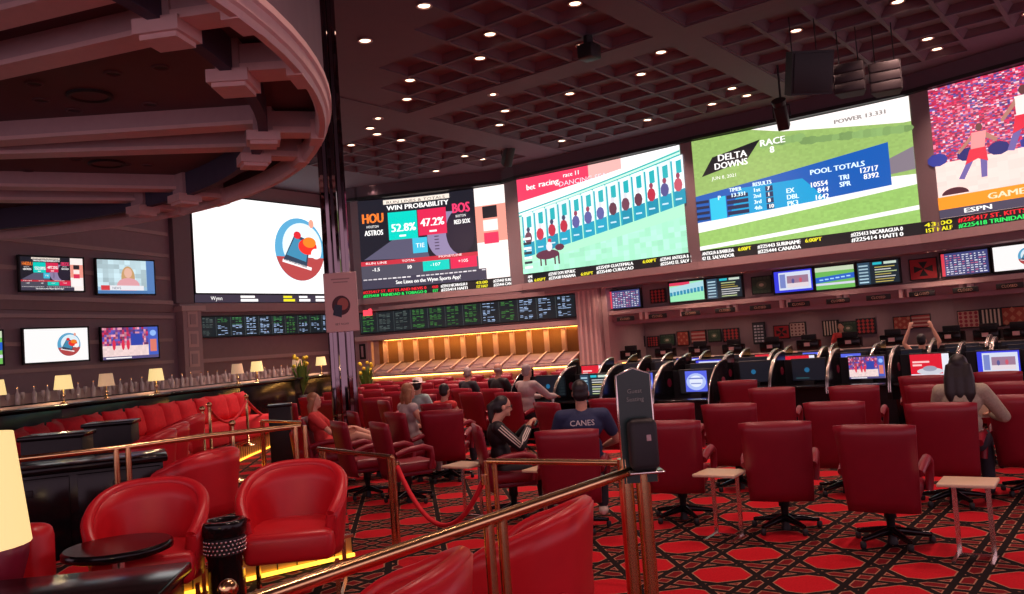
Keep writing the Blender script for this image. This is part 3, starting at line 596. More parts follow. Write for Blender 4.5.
for i, (u0, u1) in enumerate(ucols):
    for j, (v0, v1) in enumerate(vrows):
        ok[i, j] = cell_ok(u0, u1, v0, v1)
        if not ok[i, j]:
            quad_up(u0, u1, v0, v1, ZC, ZC+.3, 'ceil'); continue
        g = .045; w2 = .17; z1 = ZC+.16
        O = [uv(u0+g, v0+g, ZC), uv(u1-g, v0+g, ZC), uv(u1-g, v1-g, ZC), uv(u0+g, v1-g, ZC)]
        O2 = [uv(u0+g, v0+g, ZC+.03), uv(u1-g, v0+g, ZC+.03), uv(u1-g, v1-g, ZC+.03), uv(u0+g, v1-g, ZC+.03)]
        I = [uv(u0+w2, v0+w2, z1), uv(u1-w2, v0+w2, z1), uv(u1-w2, v1-w2, z1), uv(u0+w2, v1-w2, z1)]
        G = [uv(u0, v0, ZC), uv(u1, v0, ZC), uv(u1, v1, ZC), uv(u0, v1, ZC)]
        vs_ = G+O+O2+I; fs_ = []
        for k in range(4):
            k2 = (k+1) % 4; fs_ += [(k, 4+k, 4+k2, k2), (4+k, 8+k, 8+k2, 4+k2), (8+k, 12+k, 12+k2, 8+k2)]
        b.add(vs_, fs_+[(12, 15, 14, 13)], 'ceil')
umin, umax = ucols[12][0], ucols[-1][1]; vmin, vmax = vrows[10][0], vrows[-1][1]
quad_up(-16.2, -15, vmin, vmax, ZC-.02, ZC+.3, 'ceil'); quad_up(-7.9, -7.2, vmin, vmax, ZC-.02, ZC+.3, 'ceil'); quad_up(umin, -16.2, 15.6, 16.4, ZC, ZC+.3, 'ceil'); quad_up(-15, -7.9, 15.6, 16.4, ZC-.02, ZC+.3, 'ceil'); quad_up(-7.2, umax, 15.6, 16.4, ZC-.02, ZC+.3, 'ceil')
quad_up(umin, umax, -8, vmin, ZC, ZC+.3, 'ceil'); quad_up(umin, umax, vmax, 34, ZC, ZC+.3, 'ceil')
b.obj('ceiling', kind='structure')
# ---- circular bar soffit with paired joists
BC = Vector((-10.75, 8.51, 0)); A0, A1 = math.radians(-110), math.radians(125)
def ringm(mb, prof, m, n=80, a0=A0, a1=A1): # prof: closed list (r,z)
    vs_ = []; fs_ = []; k = len(prof)
    for i in range(n+1):
        a = a0+(a1-a0)*i/n
        for r, z in prof: vs_.append((BC.x+r*math.cos(a), BC.y+r*math.sin(a), z))
    for i in range(n):
        for j in range(k): j2 = (j+1) % k; fs_.append((i*k+j, i*k+j2, (i+1)*k+j2, (i+1)*k+j))
    mb.add(vs_, fs_, m)
b = MB(); ringm(b, [(0.1, 5.25), (7.98, 5.25), (7.98, 5.40), (.1, 5.40)], 'soffit'); ringm(b, [(8.08, 5.20), (8.75, 5.20), (8.75, 5.40), (8.08, 5.40)], 'soffit'); b.obj('ceiling', kind='structure')
b = MB(); ringm(b, [(7.98, 4.86), (8.10, 4.86), (8.10, 5.35), (7.98, 5.35)], 'navy'); b.obj('ceiling', kind='structure')
b = MB(); ringm(b, [(8.70, 4.84), (8.73, 4.78), (8.80, 4.78), (8.82, 4.84), (8.85, 4.86), (8.86, 4.96), (8.89, 4.98), (8.89, 5.05), (8.70, 5.05)], 'trim'); b.obj('trim_29', kind='structure')
b = MB(); ringm(b, [(8.72, 5.04), (8.82, 5.04), (8.82, 8.02), (8.72, 8.02)], 'ceil'); b.obj('ceiling', kind='structure')
def endblock(b, a, wd=.34):
    d = Vector((math.cos(a), math.sin(a), 0)); e = BC+d*8.04
    b.box(e+Vector((0, 0, 5.02)), (.24, wd, .46), 'trimd', rz=a); b.box(e+Vector((0, 0, 4.82)), (.42, wd+.06, .13), 'trim', rz=a); b.box(e+Vector((0, 0, 4.74)), (.34, wd-.02, .06), 'trim', rz=a)
    f = BC+d*8.45; b.box(f+Vector((0, 0, 5.02)), (.66, wd*.8, .26), 'trimd', rz=a); b.box(f+Vector((0, 0, 4.90)), (.6, wd*.8+.05, .08), 'trim', rz=a); b.box(BC+d*8.72+Vector((0, 0, 4.90)), (.16, wd+.06, .26), 'trim', rz=a)
tn = 30
for x0, y0, x1, y1, blk in ((-12, 10.75, -2.95, 7.72, 1), (-12, 9.75, -3.15, 6.8, 0), (-12, 10.85, -2.95, 11.03, 1), (-12, 10.75, -3.5, 12.2, 1), (-13, 11.1, -5.3, 14.95, 1), (-13.5, 12.3, -6.5, 15.6, 1), (-12, 6.9, -3.6, 4.5, 1), (-14, 14.4, -9.9, 16.5, 0)):
    b = MB(); p = Vector((x0, y0, 0)); q = Vector((x1, y1, 0)); d = q-p; a = math.atan2(d.y, d.x); c = (p+q)/2
    b.box(c+Vector((0, 0, 5.14)), (d.length, .26, .24), 'trimd', rz=a); b.box(c+Vector((0, 0, 5.02)), (d.length, .32, .05), 'trim', rz=a)
    v = q-BC
    if blk: endblock(b, math.atan2(v.y, v.x)-(.06 if y1 == 7.72 else 0))
    b.obj('trim_%d' % tn, kind='structure'); tn += 1
b = MB(); endblock(b, math.radians(1.0), .42); b.obj('trim_%d' % tn, kind='structure')
# ------------------------------------------------------------------ BIG SCREENS
flat_screen('video_wall_screen', 'huge white screen at the left showing a phone inside a blue circle', 'screen', LL0+LD*.62+LN*.12, LL1-LD*.25+LN*.12, 4.20, 7.5, pic_phone, depth=.1)
flat_screen('video_wall_screen', 'big dark screen with a baseball win probability board in teal and red', 'screen', SA, SB, ZTK, ZT, pic_odds_game, sag=.28)
flat_screen('video_wall_screen', 'big screen with horses and jockeys in a teal starting gate', 'screen', SC, SD, ZTK, ZT, pic_gate, sag=.12)
flat_screen('video_wall_screen', 'big screen with green race track and POOL TOTALS board', 'screen', SE, SF, ZTK, ZT, pic_delta, sag=.10)
flat_screen('video_wall_screen', 'big screen at the right with a basketball game and red crowd', 'screen', SG, SH, ZTK, ZT, pic_ball, sag=.10)
YL, RD, GR = (.85, .75, .02), (.9, .02, .03), (.02, .75, .12)
def ticker(items):
    def f(cv):
        cv.rect(0, 0, cv.W, cv.H, (.008, .008, .010), 1)
        for it in items:
            x0, x1, a, bb, ca, cb = it; x0 *= cv.W; x1 *= cv.W
            if a: cv.text(a, x0, cv.H*.55, cv.H*.34, ca, 2, wmax=x1-x0, bold=.015)
            if bb: cv.text(bb, x0, cv.H*.10, cv.H*.34, cb, 2, wmax=x1-x0, bold=.015)
    return f
flat_screen('led_ticker', 'black score ticker under the baseball screen with red, green and white lines', 'ticker', SA-e1*0, SB, ZB, ZTK-.01, ticker([
    (.0, .42, '#225417 ST. KITTS AND NEVIS 0', '#225418 TRINIDAD & TOBAGO 0', RD, GR), (.46, .50, '43:00', '1ST', RD, GR), (.52, .70, '#225413 NICARAGUA 0', '#225414 HAITI', WH, WH), (.76, .84, '43:00', '1ST HALF', YL, YL), (.88, 1, '#225443 SURI', '#225444 CAN', WH, WH)]), sag=.28, depth=.2)
flat_screen('led_ticker', 'black score ticker under the starting gate screen', 'ticker', SB, SD, ZB, ZTK-.01, ticker([
    (.01, .14, '#225443 SURINAME', '#225444 CANADA', WH, WH), (.15, .22, '', '6:05PT', YL, YL), (.24, .40, '#225437 DOM. REPUBLIC', '#225438 PANAMA', WH, WH), (.43, .50, '', '6:05PT', YL, YL), (.52, .72, '#225439 GUATEMALA', '#225440 CURACAO', WH, WH), (.77, .84, '6:00PT', '', YL, YL), (.86, 1, '#225441 ANTIGUA &', '#225442 EL SALV', WH, WH)]), sag=.0, depth=.2, rim=0)
flat_screen('led_ticker', 'black score ticker under the green race track screen', 'ticker', SD, SF, ZB, ZTK-.01, ticker([
    (.01, .22, '#225441 ANTIGUA & BARBUDA', '#225442 EL SALVADOR', WH, WH), (.24, .30, '6:00PT', '', YL, YL), (.33, .52, '#225443 SURINAME', '#225444 CANADA', WH, WH), (.54, .61, '6:00PT', '', YL, YL), (.73, .93, '#225413 NICARAGUA 0', '#225414 HAITI 0', WH, WH)]), sag=.0, depth=.2, rim=0)
flat_screen('led_ticker', 'score ticker with red and green lines under the basketball screen', 'ticker', SF, SH, ZB, ZTK-.01, ticker([
    (.01, .10, '43:00', '1ST HALF', YL, YL), (.12, .46, '#225417 ST. KITTS AND NEVIS', '#225418 TRINIDAD & TOBAGO', RD, GR), (.5, .9, '#225419 HONDURAS', '#225420 GRENADA', WH, WH)]), sag=.0, depth=.2, rim=0)
def wynn_strip(cv):
    W, H = cv.W, cv.H; cv.rect(0, 0, W, H, (.04, .03, .05), 1); cv.text('Wynn', .09*W, .3*H, .5*H, WH, 2)
    for a, c_, d_ in ((.27, .38, WH), (.55, .63, YL), (.66, .74, WH), (.78, .92, WH), (.95, 1, WH)): cv.rect(a*W, .12*H, c_*W, .45*H, d_, 2); cv.rect(a*W, .6*H, (c_-.02)*W, .88*H, d_, 2)
flat_screen('led_ticker', 'dark advertising strip under the huge white phone screen', 'ticker', LL0+LD*.62+LN*.12, LL1-LD*.25+LN*.12, 3.93, 4.19, wynn_strip, rim=0)
# odds boards
def pic_board(cols, seed):
    def f(cv):
        rnd = random.Random(seed); W, H = cv.W, cv.H; cv.rect(0, 0, W, H, (.006, .012, .016), 1); n = cols
        for i in range(n):
            x0 = W*i/n; cw = W/n; style = rnd.choice(['g', 'g', 'mix', 'b', 'gy']) if not (n == 12 and i > 9) else 'b'
            cv.rect(x0, 0, x0+.01, H, (.10, .12, .12), 2)
            for j in range(14):
                y = H*(.95-.065*j)
                if rnd.random() < .10 or j % 5 == 4: continue
                c = {'g': (.06, .24, .05), 'gy': (.10, .13, .12), 'b': (.42, .58, .88), 'mix': (.06, .26, .08) if j < 6 else (.40, .55, .85)}[style]
                x = x0+.12*cw
                for k in range(3):
                    l = rnd.uniform(.12, .23)*cw
                    if rnd.random() < .72: cv.rect(x, y-.026*H, x+l, y, jit(c, .4), 2)
                    x += .23*cw
    return f
cw0 = on_lw(.0, .12, 0); cw1 = on_lw(WLn-.05, .12, 0)
flat_screen('odds_board', 'long black betting odds board above the glowing gold counter', 'odds board', on_lw(.35, .12, 0), on_lw(WLn-.1, .12, 0), 2.62, 3.42, pic_board(12, 3), matname='tv', depth=.12)
flat_screen('odds_board', 'black odds board on the wall below the white phone screen', 'odds board', LL0+LD*.75+LN*.1, LL1-LD*.25+LN*.1, 2.78, 3.50, pic_board(11, 5), matname='tv', depth=.1)
t = thing('exit_sign', 'small glowing red sign above the left end of the gold counter odds board', 'sign', on_lw(.75, .22, 3.28), WA)
b = MB(); b.box((0, 0, .13), (.34, .06, .24), mat('red_sign_glow', (.5, .01, .02), .5, emit=1.6, ecol=(1, .05, .08))); b.obj('sign_box', t)
# ---- teller wall televisions
def teller_tv(x0, x1, yt, yb, pic, label):
    xm = (x0+x1)/2; ym = (yt+yb)/2; slope = -.0717
    h0 = hit(x0, ym+(x0-xm)*slope*1.6, TV); h1 = hit(x1, ym+(x1-xm)*slope*1.6, TV); z1 = hit(xm, yt, TV)[3]; z0 = hit(xm, yb, TV)[3]
    d = (h1[1]-h0[1]).normalized(); n = Vector((d.y, -d.x, 0)); o = n*.15
    flat_screen('television', label, 'television', h0[1]+o, h1[1]+o, z0, z1, pic, matname='tv', depth=.08, group='televisions above the teller windows')
teller_tv(611.5, 643.5, 289, 309, lambda c: pic_table(c), 'small television with a race card, leftmost above the teller windows')
teller_tv(671, 707.5, 280.5, 302, pic_mini_gate, 'television above the tellers showing the teal starting gate')
teller_tv(708, 745, 276.5, 299, pic_list, 'television of prices right of the small starting gate picture')
teller_tv(775, 815.5, 269, 293, pic_desk, 'blue-framed television left of the small green race picture')
teller_tv(816, 857.5, 265, 290, pic_mini_delta, 'television above the tellers showing the small green race picture')
teller_tv(858, 902, 260, 285, pic_list, 'television of prices just left of the maltese cross panel')
teller_tv(943, 993, 250, 276, lambda c: pic_table(c), 'television with a race card right of the maltese cross panel')
teller_tv(994.5, 1048, 243, 271, pic_phone, 'white television at the right edge above the tellers')
# art panels
def art(x0, x1, yt, yb, path, style, label, out=.06):
    xm = (x0+x1)/2; ym = (yt+yb)/2; h = hit(xm, ym, path); z1 = hit(xm, yt, path)[3]; z0 = hit(xm, yb, path)[3]
    W = (x1-x0)/FPX*h[1].y*1.10; d = Vector((math.cos(h[2]), math.sin(h[2]), 0)); n = Vector((d.y, -d.x, 0)); c = h[1]+n*out
    t = thing('quilted_panel', label, 'wall panel', (c.x, c.y, z0), h[2], 'patterned panels of the teller hall'); H = z1-z0
    b = MB(); b.rbox((0, 0, H/2), (W, .05, H), .012, 'blackm'); b.obj('frame', t)
    cv = Canvas(W-.06, H-.06, 0, 'paint'); w_, h_ = cv.W, cv.H
    bg, fg = {'cross': ((.35, .015, .02), (.01, .01, .01)), 'green': ((.03, .07, .04), (.06, .10, .06)), 'check': ((.03, .012, .015), (.42, .04, .04)), 'stripe': ((.035, .03, .03), (.75, .62, .48)), 'pinkdots': ((.60, .30, .24), (.35, .03, .05)), 'redlat': ((.40, .06, .04), (.55, .20, .12)), 'hband': ((.36, .04, .04), (.55, .30, .26)), 'board': ((.05, .06, .07), (.6, .62, .65)), 'hex': ((.45, .30, .26), (.12, .03, .03))}[style]
    cv.rect(0, 0, w_, h_, bg, 1)
    if style == 'cross':
        for a in range(4):
            q = a*PI/2; cv.poly([(w_/2, h_/2)] + [(w_/2+w_*.36*math.cos(q+k)/abs(math.cos(k)), h_/2+h_*.36*math.sin(q+k)/abs(math.cos(k))) for k in (-.45, .45)], fg, 2)
    elif style == 'green':
        for i in range(5): cv.ell((.1+.2*i)*w_, .08*h_, .09*w_, .09*h_, fg, 2, 10); cv.ell((.1+.2*i)*w_, .92*h_, .09*w_, .09*h_, fg, 2, 10)
        cv.ell(.5*w_, .5*h_, .28*w_, .24*h_, (.10, .14, .08), 2); cv.ell(.5*w_, .5*h_, .13*w_, .10*h_, (.55, .50, .35), 3)
    elif style in ('check', 'redlat', 'pinkdots', 'hex'):
        n = 4
        for i in range(n):
            for j in range(n):
                x, y = (i+.5)*w_/n, (j+.5)*h_/n; r = .11*w_ if style != 'hex' else .085*w_
                if style == 'redlat' and (i+j) % 2: continue
                if style in ('check', 'redlat'): cv.poly([(x-r, y), (x, y-r*1.1), (x+r, y), (x, y+r*1.1)], fg, 2)
                else: cv.ell(x, y, r*.8, r*.8, fg, 2, 8)
    elif style == 'stripe':
        for i in range(5): cv.rect((.06+i*.19)*w_, 0, (.15+i*.19)*w_, h_, fg, 2)
    elif style == 'hband':
        for i in range(3): cv.rect(0, (.12+i*.3)*h_, w_, (.26+i*.3)*h_, fg, 2)
    elif style == 'board':
        for i in range(3):
            for j in range(6): cv.rect((.08+i*.3)*w_, (.06+j*.15)*h_, (.3+i*.3)*w_, (.14+j*.15)*h_, jit(fg, .3), 2)
    cv.mb.obj('pattern', t, (0, -.028, .03))
CVW = [c for c in CURVE]
art(651, 667, 289, 303, TV, 'check', 'small red checked panel between the first two teller televisions')
art(753, 772, 276, 294, TV, 'green', 'dark green scalloped panel in the row of teller televisions')
art(912, 936, 258, 280, TV, 'cross', 'red panel with a black maltese cross')
row = [(621, 631, 337, 349, 'stripe', 'black and cream striped panel, leftmost on the teller back wall'), (634, 646, 336, 347, 'green', 'dark green panel right of the leftmost striped panel'), (648, 660, 336, 347, 'check', 'dark red diamond panel left of the scalloped green one'), (661, 676, 334, 346, 'green', 'green scalloped panel with a pale centre on the teller back wall'),
       (678, 690, 331, 346, 'redlat', 'rust lattice panel left of the pink banded panel'), (692, 707, 330, 344, 'hband', 'red panel with wide pink bands'), (709, 722, 329, 342, 'green', 'dull green panel right of the pink banded panel'), (724, 740, 328, 342, 'check', 'dark panel of red diamonds left of the price notice'),
       (754, 766, 322, 344, 'board', 'tall pale price notice on the dark teller wall'), (775, 790, 325, 339, 'cross', 'dark red panel with a black cross beside the price notice'), (791, 806, 322, 337, 'hex', 'panel of pale honeycomb circles'), (824, 839, 320, 336, 'stripe', 'cream striped panel right of the red-dressed teller'), (841, 857, 321, 335, 'green', 'plain green panel right of the middle striped panel'), (858, 875, 318, 334, 'check', 'dark red diamond panel in the middle of the right teller wall'),
       (895, 911, 316, 330, 'redlat', 'rust panel left of the raised hands'), (913, 930, 314, 328, 'hband', 'striped rust panel behind the raised hands'), (960, 980, 310, 328, 'pinkdots', 'pink panel with dark red dots'), (983, 1003, 308, 327, 'stripe', 'grey striped panel right of the pink dotted one'), (1005, 1030, 306, 325, 'redlat', 'rust diamond panel at the right edge')]
for a in row: art(*a[:4], BK, a[4], a[5])
# closed signs
b = MB(); b.rbox((0, 0, 0), (.62, .06, .13), .015, 'blackm')
cnt = 0
for x, y in ((631, 323), (663, 321), (696, 318.5), (730, 315.5), (765, 313), (803, 309), (842, 306), (882, 302.5), (925, 298.5), (972, 294), (1016, 289.5)):
    h = hit(x, y, TV); d = Vector((math.cos(h[2]), math.sin(h[2]), 0)); n = Vector((d.y, -d.x, 0)); p = h[1]+n*.34
    t = thing('closed_sign', 'black CLOSED sign on the teller canopy, %s from the left' % nth(cnt), 'sign', (p.x, p.y, 2.44), h[2], 'closed signs over the teller windows')
    o = MB(); o.rbox((0, 0, 0), (.62, .05, .14), .015, 'blackm'); o.obj('sign_plate', t)
    cv = Canvas(.62, .14, 0, 'paint'); cv.text('CLOSED', .31, .035, .07, (.75, .45, .3), 2, al='c'); cv.mb.obj('lettering', t, (0, -.022, -.07)); cnt += 1
# teller terminals on the counter
tm = None
for i, (x, y) in enumerate(((630, 347), (665, 344), (699, 342), (733, 340), (771, 338), (808, 335), (849, 332), (892, 329), (950, 326), (987, 322), (1018, 321))):
    h = hit(x, y, [p+Vector((.62, .785, 0))*.35 for p in TV]); d = h[2]
    if tm is None:
        tm = thing('ticket_terminal', 'x', 'terminal', (h[1].x, h[1].y, 1.10), d, 'terminals on the teller counter')
        q = MB(); q.rbox((0, 0, .16), (.62, .35, .30), .03, 'black'); q.rbox((0, .05, .38), (.42, .1, .16), .02, 'blackm'); q.obj('housing', tm)
        q = MB(); q.box((0, -.185, .18), (.16, .01, .10), 'trimd'); q.obj('card', tm)
        o = tm
    else: o = dup(tm, (h[1].x, h[1].y, 1.10), d)
    o['label'] = 'black ticket terminal on the teller counter, %s from the left' % nth(i)
# ---- televisions on the left wall
WLV0 = [Vector((*p, 0)) for p in WL]
def left_tv(x0, x1, yt, yb, pic, label):
    WLV = [v+Vector((.95, -.31, 0))*.4 for v in WLV0]; xm = (x0+x1)/2; ym = (yt+yb)/2; h0 = hit(x0, ym, WLV); h1 = hit(x1, ym, WLV); z1 = hit(xm, yt, WLV)[3]; z0 = hit(xm, yb, WLV)[3]
    d = (h1[1]-h0[1]).normalized(); c = (h0[1]+h1[1])/2; r = math.atan2(d.y, d.x)-.30
    L = (h1[1]-h0[1]).length*.86; dd = Vector((math.cos(r), math.sin(r), 0))*L/2
    t = flat_screen('television', label, 'television', c-dd, c+dd, z0, z1, pic, matname='tv', depth=.07, group='televisions on the left wall')
    b = MB(); b.tube([(0, .07, (z1-z0)/2), (.05, .33, (z1-z0)/2)], .04, 'blackm'); b.obj('wall_bracket', t)
left_tv(20, 82, 256, 292, pic_odds_game, 'left wall television with the baseball win probability picture')
left_tv(98, 152, 259, 295, pic_news, 'left wall television with a blonde news presenter')
left_tv(24, 87, 327, 363, pic_phone, 'left wall television with the white phone advert')
left_tv(103, 156, 326, 360, pic_court, 'left wall television with a basketball game')
left_tv(-45, 3, 330, 367, pic_mini_delta, 'television cut off by the left edge of the picture')
# downlights added to brighten the teller hall, and small ones under the screen ledge
hl = None; hn = 0
for path, o_, z, cnt_, en, nm in ((TV, 1.0, 2.695, 10, 26, 'added to brighten the teller hall'), (CURVE[1:], .62, 3.485, 16, 16, 'under the ledge below the ticker')):
    for i in range(cnt_):
        k_ = (i+.5)/cnt_*(len(path)-1) if path is TV else .15+(i+.5)/cnt_*(len(path)-1.2); j_ = int(k_); P_, Q_ = path[j_], path[j_+1]; e_ = (Q_-P_).normalized(); n_ = Vector((-e_.y, e_.x, 0)); p = P_.lerp(Q_, k_-j_)+n_*(o_ if path is TV else .15)
        if hl is None:
            hl = thing('hall_downlight', 'x', 'ceiling light', (p.x, p.y, z), 0, 'small downlights of the teller wall'); q = MB(); q.lathe((0, 0, 0), [(.06, 0), (.065, -.012), (.05, -.014)], 'trimd', 12); q.obj('trim_ring', hl); q = MB(); q.lathe((0, 0, 0), [(.048, -.010), (.001, -.016)], 'bulb', 12); q.obj('lamp_lens', hl)
            lamp('spot', 'SPOT', (0, 0, -.03), en, (1, .66, .50), hl, spot_size=math.radians(140), spot_blend=.9, shadow_soft_size=.06); o = hl
        else:
            o = dup(hl, (p.x, p.y, z), 0)
        o['label'] = 'tiny round downlight %s, %s from the left' % (nm, nth(i))
# ------------------------------------------------------------------ CEILING FITTINGS
dl = None
DL = [(424, 4), (490, 34), (480, 58), (410, 80), (407, 99), (378, 117), (377, 133), (401, 139), (351, 152), (465, 156), (482, 159), (436, 170), (373, 185), (504, 111), (495, 126), (493, 93), (552, 143), (576, 3), (582, 45), (661, 52), (641, 74), (568, 94), (705, 106), (639, 122), (797, 31), (726, 90), (740, 99), (899, 3), (926, 42), (932, 52), (1021, 17), (365, 39), (370, 127)]
DL.sort()
for i, (x, y) in enumerate(DL):
    p = atz(x, y, ZC+.02); u_, v_ = p.dot(UV_U), p.dot(UV_V); zz = ZC-.005
    for a, (u0, u1) in enumerate(ucols):
        for c_, (v0, v1) in enumerate(vrows):
            if ok[a, c_] and u0+.05 < u_ < u1-.05 and v0+.05 < v_ < v1-.05:
                p = atz(x, y, ZC+.15); uu, vv = p.dot(UV_U), p.dot(UV_V); uu = min(max(uu, u0+.36), u1-.36); vv = min(max(vv, v0+.40), v1-.30); p = uv(uu, vv); zz = ZC+.155
    if dl is None:
        dl = thing('ceiling_downlight', 'x', 'ceiling light', (p.x, p.y, zz), 0, 'glowing ceiling downlights')
        q = MB(); q.lathe((0, 0, 0), [(.14, 0), (.15, -.02), (.12, -.025), (.11, 0)], 'trimd'); q.obj('trim_ring', dl)
        q = MB(); q.lathe((0, 0, 0), [(.105, -.006), (.05, -.02), (.001, -.022)], 'bulb'); q.obj('lamp_lens', dl)
        sp = lamp('spot', 'SPOT', (0, 0, -.06), 420, (1, .60, .50), dl, spot_size=math.radians(105), spot_blend=.8, shadow_soft_size=.12)
        o = dl
    else: o = dup(dl, (p.x, p.y, zz), 0)
    o['label'] = 'small glowing recessed downlight in the big ceiling, %s counted from the left' % nth(i)
# lights over the part of the hall in front of the camera plane, same fittings just out of frame
k = 0
for x, y in ((-1, 6.5), (3.2, 6.0), (7, 8.5), (3.5, 9.0), (0, 9.8), (-3, 5), (6.5, 12.5), (10, 12)):
    o = dup(dl, (x, y, ZC-.005), 0); o['label'] = 'recessed downlight above the seating, outside the picture, %s of them' % nth(k); k += 1
can = None
for i, (x, y) in enumerate(((34, 83), (41, 100), (74, 110), (19, 124), (113, 73), (161, 67), (150, 104), (239, 96), (280, 59), (310, 97), (318, 127), (226, 15), (76, 159), (28, 170), (148, 165), (125, 164))):
    z = 5.22 if x > 270 or i == 11 else 5.25; p = atz(x, y, z)
    if can is None:
        can = thing('recessed_can', 'x', 'ceiling light', (p.x, p.y, z), 0, 'unlit cans in the round bar soffit')
        q = MB(); q.lathe((0, 0, 0), [(.10, 0), (.10, -.015), (.075, -.018), (.07, .0)], 'soffit', 16); q.obj('rim', can)
        q = MB(); q.lathe((0, 0, 0), [(.07, -.004), (.001, -.005)], 'blackm', 16); q.obj('dark_lens', can); o = can
    else: o = dup(can, (p.x, p.y, z), 0)
    o['label'] = 'dark recessed can in the round bar soffit, %s of the set from the left' % nth(sorted([34, 41, 74, 19, 113, 161, 150, 239, 280, 310, 318, 226, 76, 28, 148, 125]).index(x))
for i, (x, y, r) in enumerate(((90, 95, .26), (107, 163, .28))):
    p = atz(x, y, 5.25); t = thing('ceiling_speaker', ['round dark ceiling speaker ring between the two front beams of the soffit', 'round ceiling speaker ring deeper under the soffit, between the rear beams'][i], 'speaker', (p.x, p.y, 5.25))
    q = MB(); q.lathe((0, 0, 0), [(r, 0), (r, -.03), (r-.05, -.03), (r-.06, 0)], 'blackm', 28); q.obj('ring', t); q = MB(); q.lathe((0, 0, 0), [(r-.06, -.01), (.001, -.012)], 'soffit', 28); q.obj('grille', t)
# hanging loudspeakers
def spk(x, y, d, W, D, H, rz, tilt, label, rows=1):
    p = aty(x, y, d); t = thing('hanging_loudspeaker', label, 'speaker', p, rz); T = Matrix.Rotation(tilt, 4, 'X')
    q = MB(); q.add([(-W/2, -D/2, -H/2), (W/2, -D/2, -H/2), (W*.36, D/2, -H/2), (-W*.36, D/2, -H/2), (-W/2, -D/2, H/2), (W/2, -D/2, H/2), (W*.36, D/2, H/2), (-W*.36, D/2, H/2)], [(0, 3, 2, 1), (4, 5, 6, 7), (0, 1, 5, 4), (1, 2, 6, 5), (2, 3, 7, 6), (3, 0, 4, 7)], 'blackm' if rows == 1 else mat('plum_speaker', (.03, .02, .024), .7), T=T); q.obj('enclosure', t)
    q = MB()
    for j in range(rows): q.rbox((0, -D/2-.012, -H/2+H*(j+.5)/rows), (W*.92, .03, H/rows*.9), .01, 'blackm' if rows == 1 else 'pot', T=T)
    q.obj('grille', t)
    q = MB()
    for s in (-1, 1): q.tube([(s*W*.3, 0, H/2-.05), (s*W*.3, 0, ZC-p.z+.05)], .012, 'blackm')
    q.obj('suspension_rod', t)
spk(806, 73, 16.8, .85, .6, .85, math.radians(-38)+.75, .30, 'large black loudspeaker box hung from the ceiling by the main beam')
spk(850, 80, 17.6, .62, .5, .62, math.radians(-38)+.2, 0, 'hanging plum loudspeaker stack next to the large black box', 3)
spk(886, 79, 17.6, .62, .5, .62, math.radians(-38)+.2, 0, 'rightmost hanging loudspeaker stack', 3)
def projector(x, y, d, label, rz, k=1):
    p = aty(x, y, d); t = thing('ceiling_spotlight', label, 'spotlight', p, rz)
    T = Matrix.Rotation(-.9, 4, 'X'); q = MB(); q.rbox((0, 0, 0), (.22*k, .5*k, .22*k), .03, 'blackm', T=T); q.lathe((0, 0, 0), [(.12*k, .25*k), (.14*k, .36*k)], 'blackm', 14, T=T @ Matrix.Rotation(PI/2, 4, 'X')); q.obj('head', t)
    q = MB(); q.tube([(-.16*k, 0, 0), (-.16*k, 0, .22*k), (.16*k, 0, .22*k), (.16*k, 0, 0)], .018, 'blackm'); q.obj('yoke', t)
    q = MB(); q.tube([(0, 0, .22*k), (0, 0, ZC-p.z+.02)], .025, 'blackm'); q.obj('hanger', t)
projector(508, 156, 26.5, 'black stage spotlight in front of the pier between the baseball and gate screens', .4, 1.3)
projector(782, 117, 19.8, 'black stage spotlight over the corner of the green race track screen', -.5, 1.2)
p = aty(589, 52, 16.9); t = thing('ceiling_projector', 'square black projector hung under the coffers near the top middle', 'projector', p, -.65)
q = MB(); q.rbox((0, 0, 0), (.36, .36, .3), .03, 'blackm'); q.obj('housing', t); q = MB(); q.tube([(0, 0, .1), (0, 0, ZC-p.z)], .10, 'blackm'); q.obj('mount', t)
# ------------------------------------------------------------------ MIRROR COLUMN with notice
p = Vector((-2.87, 14.1, 0))
t = thing('mirrored_column', 'tall faceted dark mirror column under the edge of the round soffit', 'column', p)
q = MB(); q.prism([((.215 if k % 2 else .185)*math.cos(2*PI*k/28), (.215 if k % 2 else .185)*math.sin(2*PI*k/28)) for k in range(28)], 0, 7.98, 'mirror'); q.obj('shaft', t)
q = MB(); q.lathe((0, 0, 0), [(.27, 0), (.27, .18), (.23, .2)], 'brass', 10, smooth=False); q.obj('base', t)
c = Canvas(.52, .95, 0, 'paint'); c.rect(0, 0, .52, .95, (.80, .52, .47), 1); c.rect(.12, .84, .42, .862, (.5, .3, .28), 2); c.rect(.15, .79, .39, .81, (.5, .3, .28), 2)
c.ell(.26, .42, .15, .16, (.10, .04, .05), 2); c.ell(.29, .44, .09, .10, (.5, .15, .12), 3); c.poly([(.12, .27), (.26, .22), (.28, .42), (.16, .44)], (.04, .06, .09), 4); c.text('BET NOW', .26, .10, .035, (.15, .08, .08), 2, al='c')
t = thing('notice_board', 'pale pink upright notice with a round phone picture fixed to the mirror column', 'sign', aty(341, 302, 13.84)-Vector((0, 0, .475)), .0)
q = MB(); q.rbox((0, .02, .475), (.54, .03, .97), .008, 'trim'); q.obj('board', t); c.mb.obj('print', t, (0, 0, 0))
